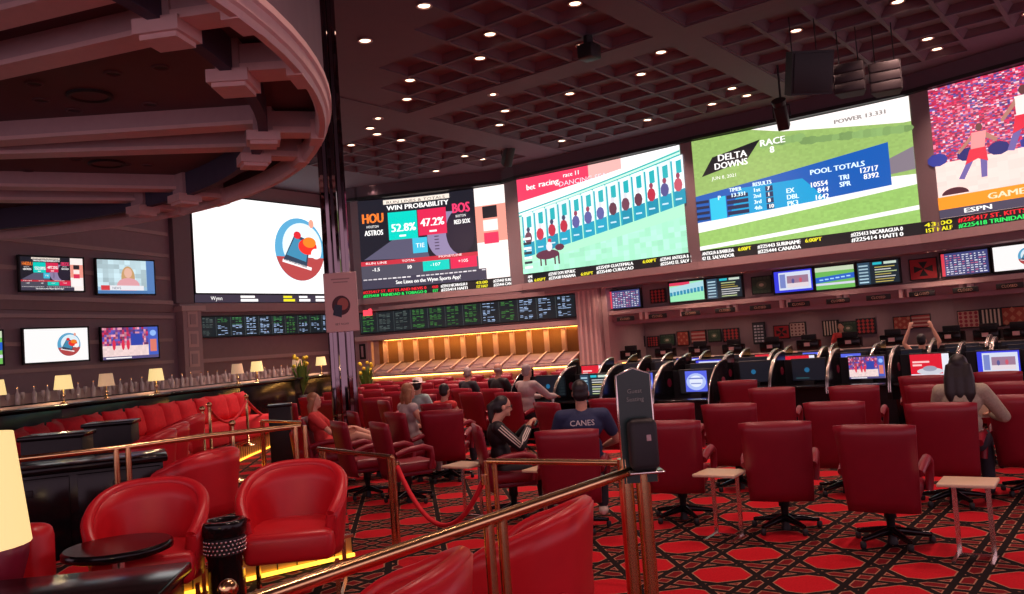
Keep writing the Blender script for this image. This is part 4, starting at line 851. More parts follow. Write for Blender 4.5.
# ------------------------------------------------------------------ FURNITURE BUILDERS
def back_mesh(mb, W0, W1, z0, z1, y0, y1, th, m, bend=.03):
    nx, nz = 8, 8; vs_ = []; fs_ = []
    def pt(i, j, s):
        a = 2*i/nx-1; c_ = j/nz; W = (W0+(W1-W0)*c_)/2; rx = 1-abs(a)**6*.06
        edge = (abs(a)**8+abs(2*c_-1)**10); t_ = th*(1-.55*min(1, edge))
        y = y0+(y1-y0)*c_ - bend*(1-a*a)*1.0
        return (a*W, y+(t_/2 if s else -t_/2), z0+(z1-z0)*c_ - (.015*abs(a)**4 if j == nz else 0))
    for s in (0, 1):
        for j in range(nz+1):
            for i in range(nx+1): vs_.append(pt(i, j, s))
    K_ = (nx+1)*(nz+1); I = lambda i, j, s: s*K_+j*(nx+1)+i
    for j in range(nz):
        for i in range(nx): fs_.append((I(i, j, 0), I(i+1, j, 0), I(i+1, j+1, 0), I(i, j+1, 0))); fs_.append((I(i, j, 1), I(i, j+1, 1), I(i+1, j+1, 1), I(i+1, j, 1)))
    for i in range(nx): fs_.append((I(i, 0, 0), I(i, 0, 1), I(i+1, 0, 1), I(i+1, 0, 0))); fs_.append((I(i, nz, 0), I(i+1, nz, 0), I(i+1, nz, 1), I(i, nz, 1)))
    for j in range(nz): fs_.append((I(0, j, 0), I(0, j+1, 0), I(0, j+1, 1), I(0, j, 1))); fs_.append((I(nx, j, 0), I(nx, j, 1), I(nx, j+1, 1), I(nx, j+1, 0)))
    mb.add(vs_, fs_, m, True)
CH = 1.05
def make_chair(detail=True, m='red'):
    t = thing('swivel_armchair', 'x', 'chair')
    q = MB(); back_mesh(q, .56, .635, .31, CH, -.23, -.36, .08, m); q.obj('backrest', t)
    q = MB(); q.rbox((0, .03, .46), (.52, .54, .13), .045, m, 3); q.rbox((0, .02, .38), (.46, .46, .06), .02, 'maroon'); q.obj('seat', t)
    for s in (-1, 1):
        q = MB(); q.tube([(s*.30, -.27, .64), (s*.31, -.12, .685), (s*.31, .10, .705), (s*.31, .20, .67), (s*.305, .22, .55), (s*.29, .20, .42)], [.035, .04, .04, .04, .036, .034], m, 8, flat=1); q.obj('armrest', t)
    q = MB(); q.lathe((0, 0, 0), [(.045, .0), (.045, .02), (.035, .04), (.035, .22), (.05, .22), (.05, .36)], 'blackm', 12); q.obj('gas_column', t)
    q = MB()
    for k in range(5):
        a = k*2*PI/5+.3; q.tube([(0, 0, .115), (.14*math.cos(a), .14*math.sin(a), .10), (.31*math.cos(a), .31*math.sin(a), .075)], [.04, .030, .020], 'black', 6)
    bs = q.obj('star_base', t)
    for k in range(5):
        a = k*2*PI/5+.3
        q = MB(); q.rbox((.31*math.cos(a), .31*math.sin(a), .032), (.05, .05, .064), .018, 'blackm', 2)
        if detail: q.obj('caster', bs)
    return t
chair0 = make_chair(True); chair1 = make_chair(False); used0 = used1 = False
def put_chair(p, rz, label, group, far=False):
    global used0, used1
    src, u = (chair1, used1) if far else (chair0, used0)
    if not u:
        o = src; o.location = p; o.rotation_euler.z = rz
        if far: used1 = True
        else: used0 = True
    else: o = dup(src, p, rz)
    o['label'] = label; o['group'] = group; return o
def pxg(x, ytop, H=CH):  # ground position of a chair whose top shows at pixel (x, ytop)
    p = atz(x, ytop, H); return Vector((p.x, p.y, 0))
G1 = 'front row of red swivel armchairs'; G2 = 'second row of red swivel armchairs'; G3 = 'third row of red swivel armchairs'; G4 = 'back row of red swivel armchairs at the race desks'
VD = UV_V
def face(rz_off=0): return RZV+rz_off
def put(x, y, off, label, g, far=False):
    p = pxg(x, y); p += Matrix.Rotation(face(off), 3, 'Z') @ Vector((0, .36, 0)); return put_chair(p, face(off), label, g, far)
put(873, 424, .08, 'red swivel armchair nearest the camera, with a small cream table on its right', G1)
put(774, 421, .30, 'red swivel armchair left of the nearest one, cream table on its left', G1)
put(668, 420, .25, 'red swivel armchair partly behind the sign post and hand sanitiser', G1)
put(566, 429, .45, 'red swivel armchair holding the man in the navy shirt', G1)
put(488, 425, .0, 'red swivel armchair holding the woman in the black striped jacket', G1).rotation_euler.z = RZV-.75
put(728, 403, .22, 'red second-row chair left of the one behind the middle front chair', G2)
put(833, 401, .15, 'red second-row chair seen between the two front right chairs', G2)
put(940, 402, .10, 'red chair holding the long-haired woman with the striped sleeve', G2)
put(1022, 394, .05, 'red chair cut by the right edge in the second row', G2)
put(668, 403, .3, 'red chair of the second row directly behind the sign board', G2)
put(771, 387, .25, 'red chair of the third row, leftmost of it', G3); put(853, 385, .15, 'red chair of the third row left of the small red car screen', G3)
put(932, 384, .1, 'red chair of the third row in front of the small red car screen', G3); put(1010, 381, .05, 'red chair of the third row near the right edge', G3)
put(737, 380, .3, 'red chair at the race desks, leftmost of the back row', G4, True); put(922, 375, .1, 'red chair right below the small red car screen', G4, True); put(996, 371, .05, 'red chair below the blue-framed desk monitor', G4, True)
# middle / left chairs, mostly turned to the right
G5 = 'red swivel armchairs in the middle left'
put_chair(pxg(445, 409)+Vector((0, .3, 0)), -.15, 'dark red armchair seen square from behind, between the two women', G5)
def putr(x, y, rz, label, far=False): p = pxg(x, y)+Matrix.Rotation(rz, 3, 'Z') @ Vector((0, .36, 0)); return put_chair(p, rz, label, G5, far)
putr(378, 422, -1.05, 'red armchair turned right, beyond the rope rail'); putr(338, 421, -1.05, 'red armchair turned right, behind the scarlet lounge chair')
putr(383, 400, -1.1, 'red armchair turned right behind the chair beyond the rope rail', True); putr(394, 412, -.95, 'red armchair holding the woman in the grey top', True)
putr(352, 411, -1.15, 'red armchair turned right near the bare legs', True)
putr(507, 392, -.75, 'pink-lit red armchair holding the man in the grey sweater', True); putr(546, 402, -1.0, 'empty red armchair in front of the left race desks', True)
putr(470, 392, -.75, 'dark red armchair below the bald man', True); putr(608, 398, -.6, 'red armchair by the race desks behind the navy shirt man', True)
# rows of theatre seats in front of the gold counter
n = 0
rowsn = ('nearest', 'second', 'third', 'fourth', 'fifth', 'farthest')
for j, Y in enumerate((17.4, 19.3, 21.2, 23.0, 24.8, 26.4)):
    for i in range(8):
        X = -4.6+i*.92+.12*j; q_ = Vector((X, Y-.125*i, 0))
        if (q_.dot(UV_U) > -12.9 and 17 < q_.dot(UV_V) < 21.5) or (q_.dot(UV_U) > -11.0 and q_.dot(UV_V) <= 17) or min((q_-Vector(a_)).length for a_ in ((-.3, 17.3, 0), (-.6, 18.1, 0), (.0, 15.6, 0), (-.68, 16.5, 0))) < .85: continue
        if X > 1.9 or (j < 2 and i > 5): continue
        put_chair(Vector((X+random.uniform(-.05, .05), Y-.25*i*.5, 0)), -.28+random.uniform(-.15, .15), 'red armchair in the %s row before the gold counter, %s from the left' % (rowsn[j], nth(i)), 'rows of red armchairs before the gold counter', True); n += 1
# side tables
def side_table(p, rz, label):
    t = thing('side_table', label, 'table', p, rz, 'cream-topped side tables')
    q = MB(); q.rbox((0, 0, .59), (.40, .36, .028), .008, 'table'); q.obj('table_top', t)
    for s in (-1, 1):
        q = MB(); q.box((s*.12, .10, .29), (.035, .02, .575), 'chrome'); q.obj('leg', t)
    q = MB(); q.box((0, .10, .008), (.30, .03, .016), 'chrome'); q.box((-.13, -.03, .008), (.03, .28, .016), 'chrome'); q.box((.13, -.03, .008), (.03, .28, .016), 'chrome'); q.obj('foot', t)
for x, y, l in ((968, 481, 'cream-topped side table right of the nearest red armchair'), (720, 472, 'cream-topped side table left of the middle front armchair'), (465, 464, 'cream-topped side table beside the square dark red armchair'), (547, 468, 'cream-topped side table between the phone woman and the navy shirt man')):
    p = atz(x, y, .60); side_table((p.x, p.y, 0), RZV+.05, l)
# race desks
def desk(pic, dark=False):
    t = thing('race_desk', 'x', 'desk'); W = 1.02
    q = MB(); q.rbox((0, -.12, .74), (W-.06, .62, .04), .012, 'black'); q.obj('desk_top', t)
    q = MB(); q.box((0, .30, .62), (W-.04, .04, 1.20), 'blackm'); q.box((0, .2, .36), (W-.1, .04, .7), 'blackm'); q.obj('back_panel', t)
    for s in (-1, 1):
        if s == 1 and not dark: pass
        x = s*W/2; arc = [(-.48+.80*(1-math.cos(a)), .62+.76*math.sin(a)) for a in [PI/2*k/12 for k in range(13)]]
        poly = [(-.48, .50)]+arc+[(.36, 1.38), (.36, 0), (.10, 0), (.05, .45)]
        vs_ = [(x-.022, y, z) for y, z in poly]+[(x+.022, y, z) for y, z in poly]; k = len(poly)
        q = MB(); q.add(vs_, [list(range(k)), list(range(k, 2*k))[::-1]]+[(i, k+i, k+(i+1) % k, (i+1) % k) for i in range(k)], 'black')
        d = q.obj('divider', t)
        q = MB(); q.tube([(x, y-.005, z+.005) for y, z in arc]+[(x, .36, 1.385)], .011, 'chrome', 6); q.obj('edge_trim', d)
        q = MB(); q.lathe((0, 0, 0), [(.075, -.03), (.075, .03)], 'maroon', 14, T=Matrix.Translation((x, .12, 1.02)) @ Matrix.Rotation(PI/2, 4, 'Y')); q.obj('vent', d)
    q = MB(); q.rbox((0, .22, 1.02), (.66, .05, .44), .01, 'blackm'); q.box((0, .2, .78), (.2, .14, .06), 'blackm'); mo = q.obj('monitor', t)
    c = Canvas(.62, .39, 0, 'tv'); pic(c); c.mb.obj('display', mo, (0, .193, .825))
    return t
desks = {}
pics = dict(court=pic_court, card=pic_cardred, blue=pic_blue, dsk=pic_desk, dark=pic_dark, lst=pic_list)
DG = 'black race desks with curved dividers'
def place_desk(u, v, kind, label):
    p = uv(u, v)
    if kind not in desks: desks[kind] = desk(pics[kind]); o = desks[kind]; o.location = p; o.rotation_euler.z = RZV
    else: o = dup(desks[kind], p, RZV)
    o['label'] = label; o['group'] = DG
names = {13.5: 'nearest', 15.9: 'second', 17.9: 'third', 19.7: 'fourth'}
for v, u0, n in ((13.5, -9.8, 4), (15.9, -7.6, 10), (17.9, -11.6, 13), (19.7, -10.9, 10)):
    for i in range(n):
        u = u0+i*1.05; p = uv(u, v); x = 512+FPX*p.x/p.y; k = 'dark'
        if v == 13.5: k = ('dark', 'lst', 'blue', 'blue')[i]
        elif v == 15.9: k = ('dark', 'dark', 'dark', 'court', 'card', 'dsk', 'court', 'dark', 'dark', 'dark')[i]
        else: k = ('dark', 'dark', 'blue', 'dark', 'card', 'dark', 'dark', 'dsk', 'dark', 'card', 'blue', 'dark', 'dark')[(i+int(v)) % 13]
        place_desk(u, v, k, 'black race desk with curved dividers in the %s desk row, %s from its left end' % (names[v], nth(i)))
# ------------------------------------------------------------------ LOUNGE
def sup(a, n): c_, s_ = math.cos(a), math.sin(a); return (math.copysign(abs(s_)**(2/n), s_), -math.copysign(abs(c_)**(2/n), c_))
def make_club(m='redlounge', leg='brass'):
    t = thing('lounge_chair', 'x', 'lounge chair'); na, nz = 28, 5; AX, AY = .362, .36; vs_ = []; fs_ = []
    def pt(i, j, inner):
        a = math.radians(-128+256*i/na); x, y = sup(a, 2.5); f = j/nz
        top = .55+.29*math.cos(min(abs(a), 2.2)/2.24*PI/2)**.75; z = .30+(top-.30)*f; k = .86+.14*f; th = .075 if inner else 0
        return (x*(AX*k-th), y*(AY*k-th)*(1 if not inner else 1), z - (.012 if inner and j == nz else 0))
    for inner in (0, 1):
        for j in range(nz+1):
            for i in range(na+1): vs_.append(pt(i, j, inner))
    Kc = (na+1)*(nz+1); I = lambda i, j, s: s*Kc+j*(na+1)+i
    for j in range(nz):
        for i in range(na): fs_.append((I(i, j, 0), I(i+1, j, 0), I(i+1, j+1, 0), I(i, j+1, 0))); fs_.append((I(i, j, 1), I(i, j+1, 1), I(i+1, j+1, 1), I(i+1, j, 1)))
    for i in range(na): fs_.append((I(i, nz, 0), I(i+1, nz, 0), I(i+1, nz, 1), I(i, nz, 1))); fs_.append((I(i, 0, 0), I(i, 0, 1), I(i+1, 0, 1), I(i+1, 0, 0)))
    for j in range(nz): fs_.append((I(0, j, 0), I(0, j+1, 0), I(0, j+1, 1), I(0, j, 1))); fs_.append((I(na, j, 0), I(na, j, 1), I(na, j+1, 1), I(na, j+1, 0)))
    q = MB(); q.add(vs_, fs_, m, True)
    for s in (0, na): # rounded arm fronts
        a, b_ = Vector(pt(s, 0, 0)), Vector(pt(s, 0, 1)); c_, d = Vector(pt(s, nz, 0)), Vector(pt(s, nz, 1)); q.tube([(a+b_)/2, ((a+b_)/2+(c_+d)/2)/2, (c_+d)/2], .036, m, 10)
    q.tube([((Vector(pt(i, nz, 0))+Vector(pt(i, nz, 1)))/2) for i in range(na+1)], .036, m, 8)
    q.obj('shell', t)
    q = MB(); q.rbox((0, .02, .395), (.56, .62, .19), .05, m, 3); q.obj('seat_cushion', t)
    q = MB(); q.rbox((0, -.01, .31), (.50, .54, .04), .02, m, 2); q.obj('seat_base', t)
    for s in (-1, 1):
        q = MB(); q.box((s*.29, .27, .14), (.025, .05, .30), leg); q.box((s*.29, -.24, .14), (.025, .05, .30), leg); q.box((s*.29, .015, .012), (.025, .56, .024), leg); q.obj('leg_frame', t)
    return t
def yaw_to(dx, dy): return math.atan2(dy, dx)-PI/2
club = make_club(); used = [0]
GC = 'scarlet tub lounge chairs'
def put_club(p, rz, label, g=GC):
    if not used[0]: club.location = p; club.rotation_euler.z = rz; o = club; used[0] = 1
    else: o = dup(club, p, rz)
    o['label'] = label; o['group'] = g; return o
def clubpx(x, ytop, zf, rz, label, g=GC, back=.3):
    p = atz(x, ytop, zf+.85); p.z = zf; return put_club(p, rz, label, g)
clubpx(291, 468, PLAT, yaw_to(.12, -1), 'scarlet leather tub chair facing the camera, between the black urn and the rail')
clubpx(146, 487, PLAT, yaw_to(.30, -1), 'scarlet leather tub chair behind the round black table at the left')
clubpx(193, 450, PLAT, yaw_to(-.85, .5), 'dark red tub chair seen from behind between the two front scarlet ones')
p_ = aty(520, 500, 4.35); put_club(Vector((p_.x, 4.35, .26)), yaw_to(-1, .35), 'scarlet tub chair seen from its side behind the double brass post')
p_ = aty(366, 560, 3.0); put_club(Vector((p_.x, 3.0, PLAT-.0)), yaw_to(-1, .25), 'scarlet tub chair cut by the bottom edge of the picture')
for i, (x, y) in enumerate(((178, 416), (158, 425), (142, 432))):
    clubpx(x, y, PLAT, yaw_to(-1, .1), 'tub chair with a slanting red arm before the banquette, %s of three' % ('farthest', 'middle', 'nearest')[i], 'tub chairs along the banquette aisle')
put_club(Vector((-3.42, 14.0, 0)), yaw_to(-.3, .9), 'bright red tub chair beside the reclining person with bare legs')
# round black table, urn, near box, lamp
p_ = atz(118, 546, PLAT+.60)
t = thing('round_table', 'round glossy black table in front of the left scarlet tub chair', 'table', (p_.x, p_.y, PLAT))
q = MB(); q.lathe((0, 0, 0), [(.25, .555), (.288, .57), (.288, .60), (.275, .61)], 'black', 40); q.obj('table_top', t)
q = MB(); q.lathe((0, 0, 0), [(.035, .02), (.035, .555)], 'chrome', 16); q.obj('pedestal', t); q = MB(); q.lathe((0, 0, 0), [(.2, 0), (.19, .02), (.03, .035)], 'chrome', 24); q.obj('base', t)
p_ = atz(223, 519, PLAT+.62)
t = thing('ash_urn', 'black cylindrical urn with a beaded band between the two scarlet chairs', 'ash urn', (p_.x, p_.y, PLAT))
q = MB(); q.lathe((0, 0, 0), [(.105, 0), (.12, .02), (.10, .06), (.092, .34), (.105, .38)], 'black', 28); q.obj('body', t)
q = MB(); q.lathe((0, 0, 0), [(.112, .38), (.112, .47)], 'blackm', 28)
for j in range(4):
    for i in range(30): a = 2*PI*(i+.5*(j % 2))/30; q.ball((.113*math.cos(a), .113*math.sin(a), .392+j*.021), .008, 'chrome', 6, k=4)
q.obj('beaded_band', t); t.scale = (1.1, 1.1, 1.1); q = MB(); q.lathe((0, 0, 0), [(.105, .47), (.125, .49), (.13, .55), (.12, .56), (.08, .56), (.07, .54)], 'black', 28); q.obj('rim', t)
pa, pb = atz(183, 566, 1.0), atz(45, 557, 1.0)
t = thing('low_cabinet', 'glossy black cabinet top in the bottom left corner', 'cabinet', (-2.22, 3.72, PLAT), .12)
q = MB(); q.rbox((0, 0, .62), (1.30, .62, .05), .01, 'black'); q.obj('cabinet_top', t)
q = MB(); q.rbox((0, 0, .30), (1.24, .56, .60), .01, 'black'); q.obj('cabinet_body', t)
q = MB(); q.box((0, -.285, .52), (1.2, .012, .012), 'brass'); q.obj('trim_strip', t)
def lampshade_thing(p, label, k=1.0, dim=False, r=.17, h=.27, base=.28):
    t = thing('table_lamp', label, 'lamp', p, 0, 'small shaded lamps along the bar')
    q = MB(); q.lathe((0, 0, 0), [(r*k, base*k), (r*.78*k, (base+h)*k)], 'shadedim' if dim else 'shade', 24)
    q.obj('lamp_shade', t)
    q = MB(); q.lathe((0, 0, 0), [(.07*k, 0), (.07*k, .02*k), (.02*k, .05*k), (.015*k, .12*k), (.035*k, .16*k), (.015*k, .2*k), (.012*k, .30*k)], 'brass', 16); q.obj('lamp_base', t)
    if not dim: lamp('bulb', 'POINT', (0, 0, (base-.04)*k), 9*k, (1, .7, .38), t, shadow_soft_size=.06)
    return t
p_ = aty(-28, 500, 2.75); t = lampshade_thing((p_.x-.03, 2.75, 1.12), 'large glowing table lamp cut by the left edge of the picture', 1.0, r=.19, h=.36, base=.27)
t2 = thing('lamp_table', 'black side table under the large lamp at the left edge', 'table', (p_.x-.03, 2.75, PLAT))
q = MB(); q.rbox((0, 0, .745), (.34, .34, .05), .01, 'black'); q.obj('table_top', t2); q = MB(); q.lathe((0, 0, 0), [(.12, 0), (.12, .02), (.03, .04), (.03, .73)], 'black', 16); q.obj('pedestal', t2)
# sofa at the left edge
t = thing('lounge_sofa', 'dark red sofa seat at the left edge behind the lamp', 'sofa', (-2.95, 4.45, PLAT), -.25)
q = MB(); q.rbox((0, 0, .24), (1.35, .8, .42), .06, 'redlounge', 3); q.obj('seat', t)
q = MB(); q.rbox((-.25, .32, .52), (1.0, .2, .5), .07, 'redlounge', 3); q.obj('backrest', t)
t = thing('throw_cushion', 'dark red cushion propped on the sofa at the left edge', 'cushion', (-2.80, 4.28, PLAT+.45), -.3)
q = MB(); q.rbox((0, 0, .21), (.50, .16, .46), .07, 'maroon', 3, T=Matrix.Rotation(.35, 4, 'Y')); q.obj('cover', t)
# glossy console beyond the rail
t = thing('black_console', 'long glossy black service console behind the left rail, reflecting the screens', 'console', (-3.95, 7.55, PLAT), .42)
q = MB(); q.rbox((0, 0, .78), (1.5, .62, .06), .015, 'black'); q.obj('console_top', t)
q = MB(); q.rbox((0, 0, .375), (1.42, .54, .75), .01, 'black'); q.obj('console_body', t)
for k in range(2):
    q = MB(); q.rbox((-.36+.72*k, -.28, .42), (.66, .02, .60), .008, 'black'); d = q.obj('door', t); q = MB(); q.rbox((-.36+.72*k, -.30, .60), (.12, .02, .06), .008, 'blackm'); q.obj('handle', d)
# ---- rails
def rail(name, label, pts, zf, H=.9, posts=(), ball=None):
    t = thing('brass_rail', label, 'railing', (pts[0][0], pts[0][1], zf), 0, 'brass railings'); o = Vector((pts[0][0], pts[0][1], zf))
    q = MB(); q.tube([Vector((x, y, zf+H))-o for x, y in pts], .024, 'brass', 12); q.obj('handrail', t)
    d = (Vector((*pts[-1], 0))-Vector((*pts[0], 0))).normalized()
    for x, y in posts:
        for s in (-.042, .042):
            q = MB(); q.tube([Vector((x, y, zf))+d*s-o, Vector((x, y, zf+H))+d*s-o], .021, 'brass', 12); q.lathe(Vector((x, y, zf))+d*s-o, [(.04, 0), (.04, .012), (.024, .02)], 'brass', 14); q.obj('post', t)
    if ball:
        q = MB(); q.ball(Vector(ball)-o, .034, 'brass', 18, k=12); q.obj('finial_ball', t)
    return t
def G(x, y, z): p = atz(x, y, z); return (p.x, p.y)
zr = PLAT+.90
A_, B_ = G(330, 574, zr), G(634, 470, zr); ex = (A_[0]-(B_[0]-A_[0])*.42, A_[1]-(B_[1]-A_[1])*.42)
M_ = G(495, 518, zr)
rail('rail', 'long brass handrail running from the bottom edge up to the sign post', [ex, A_, M_, B_], PLAT, .9, [M_], ball=None)
Cc = G(488, 461, .9); Dd = G(634, 462, 1.0)
Dd = (B_[0], B_[1])
rail('rail', 'brass rail joining the sign post to the rope end post', [G(488, 461, .96), G(632, 463, .96)], 0, .96, [G(490, 461, .96)])
rail('rail', 'short brass rail ending where the red rope hangs, at the centre', [G(318, 449, .9), G(392, 457, .9)], 0, .9, [G(391, 457, .9), G(322, 449, .9)])
rail('rail', 'long brass rail across the left, in front of the black console', [G(-40, 466, 1.33), G(7, 460.5, 1.33), G(113, 449, 1.33), G(207, 436, 1.33), G(300, 426, 1.33)], .53, .80, [G(122, 448, 1.33), G(300, 426, 1.33)])
rail('rail', 'brass rail end loop beyond the dark red tub chair', [G(262, 421, .9), G(311, 423, .9)], 0, .9, [G(262, 421, .9), G(311, 423, .9)])
q_ = G(228, 589, PLAT+.62)
t = thing('brass_newel', 'brass ball finial on a short post at the bottom edge', 'post', (q_[0], q_[1], PLAT))
q = MB(); q.ball((0, 0, .62), .042, 'brass', 22, k=14); q.obj('ball', t); q = MB(); q.tube([(0, 0, 0), (0, 0, .59)], .02, 'brass'); q.obj('post', t)
def rope(p, q_, sag, label, m='redfab', r=.022):
    p, q_ = Vector(p), Vector(q_); b = MB(); b.tube([p.lerp(q_, i/14)-p-Vector((0, 0, sag*4*(i/14)*(1-i/14))) for i in range(15)], r, m, 10); t = thing('velvet_rope', label, 'rope', p, 0, 'red velvet ropes')
    b.obj('rope', t); b = MB(); b.tube([(0, 0, .03), (0, 0, -.05)], r*1.3, 'brass'); b.obj('end_hook', t); b = MB(); b.tube([q_-p+Vector((0, 0, .03)), q_-p-Vector((0, 0, .05))], r*1.3, 'brass'); b.obj('end_hook', t)
a_, c_ = G(391, 457, .9), G(489, 461, .96)
rope((a_[0]+.05, a_[1], .82), (c_[0]-.05, c_[1], .82), .48, 'red velvet rope sagging between the two brass posts at the centre')
def stanchion(x, y, zf, label, H=.95):
    p = atz(x, y, zf+H); t = thing('rope_stanchion', label, 'stanchion', (p.x, p.y, zf), 0, 'brass rope stanchions'); q = MB(); q.lathe((0, 0, 0), [(.16, 0), (.15, .02), (.025, .05), (.025, H-.06)], 'brass', 16); q.obj('pole', t)
    q = MB(); q.ball((0, 0, H-.03), .045, 'brass', 12); q.obj('ball', t); return Vector((p.x, p.y, zf+H-.1))
s1 = stanchion(202, 407, PLAT, 'brass ball-topped stanchion, leftmost behind the black console'); s2 = stanchion(209, 403, PLAT, 'brass ball-topped stanchion just right of the leftmost one')
s3 = stanchion(246, 395, PLAT, 'brass stanchion holding the left end of the far red rope'); s4 = stanchion(292, 386, 0, 'brass stanchion holding the right end of the far red rope', 1.1); s5 = stanchion(232, 421, PLAT, 'short brass stanchion end in front of the banquette', .8)
rope(s3, s4, .55, 'far red velvet rope in front of the banquette', r=.03); rope(s2, s3, .3, 'red rope between the two left stanchions', r=.025)
# ---- sign post with sanitiser
bx_, by_ = B_
t = thing('sign_post', 'double brass post at the end of the long handrail carrying the dark sign', 'post', (bx_, by_, PLAT))
for s in (-.045, .04):
    q = MB(); q.tube([(s, 0, 0), (s, 0, .96)], .036, 'brass', 14); q.obj('pole', t)
q = MB(); q.rbox((0, 0, .01), (.26, .2, .02), .006, 'brass'); q.obj('floor_plate', t)
T = Matrix.Translation(aty(640, 470, by_-.02)-Vector((bx_, by_, PLAT))) 
sb = aty(640, 472, by_-.02)
t = thing('aisle_sign', 'tall dark green pointed sign with silver edges on the brass post', 'sign', sb-Vector((0, 0, .05)), .05)
H = .56; W = .165; out = [(-W/2, 0), (W/2, 0), (W/2, H-.03), (0, H), (-W/2, H-.03)]
q = MB(); q.add([(x, -.012, z) for x, z in out]+[(x, .012, z) for x, z in out], [(0, 1, 2, 3, 4), (9, 8, 7, 6, 5)]+[(i, 5+i, 5+(i+1) % 5, (i+1) % 5) for i in range(5)], 'slate'); q.obj('panel', t)
q = MB(); q.tube([(x, 0, z) for x, z in out], .009, 'chrome', 6, closed=True); q.obj('silver_edge', t)
cv = Canvas(W, H, 0, 'paint'); cv.text('Guest', W/2, H-.12, .022, (.30, .32, .28), 2, al='c'); cv.text('Seating', W/2, H-.16, .022, (.30, .32, .28), 2, al='c'); cv.mb.obj('lettering', t, (0, -.012, 0))
sb = aty(645, 470, by_-.09)
t = thing('sanitiser_dispenser', 'black hand sanitiser dispenser on the brass sign post', 'dispenser', sb, .05)
q = MB(); q.rbox((0, 0, .125), (.14, .11, .25), .035, 'blackm', 4); q.obj('housing', t); q = MB(); q.rbox((.02, -.057, .16), (.022, .006, .03), .002, 'trimd'); q.obj('window', t); q = MB(); q.rbox((0, 0, -.005), (.17, .13, .012), .004, 'chrome'); q.obj('drip_tray', t)
# ---- banquette with cushions, bar, lamps, bottles
BQ = [(-6.35, 10.3), (-6.85, 12.8), (-6.72, 15.0), (-6.35, 16.8), (-6.1, 18.8)]
for i, (p, q2) in enumerate(zip(BQ[:-1], BQ[1:])):
    P, Q = Vector((*p, PLAT)), Vector((*q2, PLAT)); d = Q-P; r = math.atan2(d.y, d.x)
    t = thing('banquette', 'red upholstered banquette section in front of the bar, %s from the left' % nth(i), 'sofa', (P+Q)/2, r, 'banquette sections')
    q = MB(); q.rbox((0, -.35, .21), (d.length-.02, .7, .42), .05, 'redfab'); q.obj('seat', t); q = MB(); q.rbox((0, .05, .42), (d.length-.02, .18, .82), .05, 'maroon'); q.obj('backrest', t)
cu = None
for i, x in enumerate((14, 34, 52, 80, 101, 121, 147, 160, 181, 203, 225, 246, 264, 282)):
    k_ = (i+.5)/14*(len(BQ)-1); j_ = int(k_); P_, Q_ = Vector((*BQ[j_], 0)), Vector((*BQ[j_+1], 0)); a_ = math.atan2((Q_-P_).y, (Q_-P_).x)
    h = (0, P_.lerp(Q_, k_-j_), a_); n = Vector((math.sin(a_), -math.cos(a_), 0)); p = h[1]+n*.18
    if cu is None:
        cu = thing('scatter_cushion', 'x', 'cushion', (p.x, p.y, PLAT+.42), h[2], 'red scatter cushions on the banquette'); bm_ = bmesh.new(); bmesh.ops.create_cube(bm_, size=1); bmesh.ops.subdivide_edges(bm_, edges=list(bm_.edges), cuts=6, use_grid_fill=True)
        for v in bm_.verts: x_, y_, z_ = v.co*2; e = (1-x_**4)*(1-z_**4); v.co = Vector((x_*.32*(1-.06*(1-z_*z_)), y_*(.02+.10*e**.5), z_*.27*(1-.06*(1-x_*x_))))
        q = MB(); q.add([v.co+Vector((0, 0, .26)) for v in bm_.verts], [[v.index for v in f.verts] for f in bm_.faces], 'redfab', True, Matrix.Rotation(-.2, 4, 'X')); bm_.free(); q.obj('cover', cu); o = cu
    else: o = dup(cu, (p.x, p.y, PLAT+.42), h[2]+random.uniform(-.25, .25))
    o['label'] = 'red scatter cushion on the banquette, %s from the left' % nth(i)
BAR = [(-10.5, 10.6), (-9.0, 13.2), (-8.35, 15.2), (-7.6, 18.0), (-6.9, 20.5), (-6.3, 23.2), (-5.6, 26.3)]
ZBAR = PLAT+1.05; BARV = [Vector((*p, 0)) for p in BAR]; BAR0 = BARV
for i, (P, Q) in enumerate(zip(BARV[:-1], BARV[1:])):
    d = Q-P; r = math.atan2(d.y, d.x); t = thing('bar_counter', 'glossy black bar counter section behind the banquette, %s from the left' % nth(i), 'bar', (P+Q)/2+Vector((0, 0, PLAT)), r, 'bar counter sections')
    q = MB(); q.rbox((0, 0, .49), (d.length+.02, .5, .98), .01, 'black'); q.obj('front', t); q = MB(); q.rbox((0, 0, 1.02), (d.length+.05, .66, .06), .02, 'black'); q.obj('bar_top', t)
    q = MB(); q.box((0, .28, 1.07), (d.length, .05, .04), 'trim'); q.obj('marble_edge', t)
for x, y, dim, l in ((-4, 404, 0, 'small glowing bar lamp at the far left edge'), (64, 401, 0, 'glowing white-shaded bar lamp, second from the left'), (157, 397, 0, 'glowing bar lamp below the basketball television'), (258, 388, 0, 'glowing bar lamp left of the column, below the odds board'), (322, 380, 0, 'glowing bar lamp touching the column'), (107, 397, 1, 'dim brownish bar lamp reflection between two glowing lamps'), (239, 386, 1, 'faint lamp reflection beside the glowing lamp below the odds board'), (299, 380, 1, 'faint lamp reflection near the flowers left of the column')):
    h = hit(x, y, BARV); p = h[1]+(Vector((-.06, .12, 0)) if dim else Vector((0, 0, 0))); k = .95 if not dim else .9
    if dim: lampshade_thing((p.x, p.y, ZBAR), l, k, True)  # reflections of the bar lamps, built as dim glowing lamps
    else: lampshade_thing((p.x, p.y, ZBAR), l, k)
BB = [Vector((x-1.6, y+.9, 0)) for x, y in BAR]
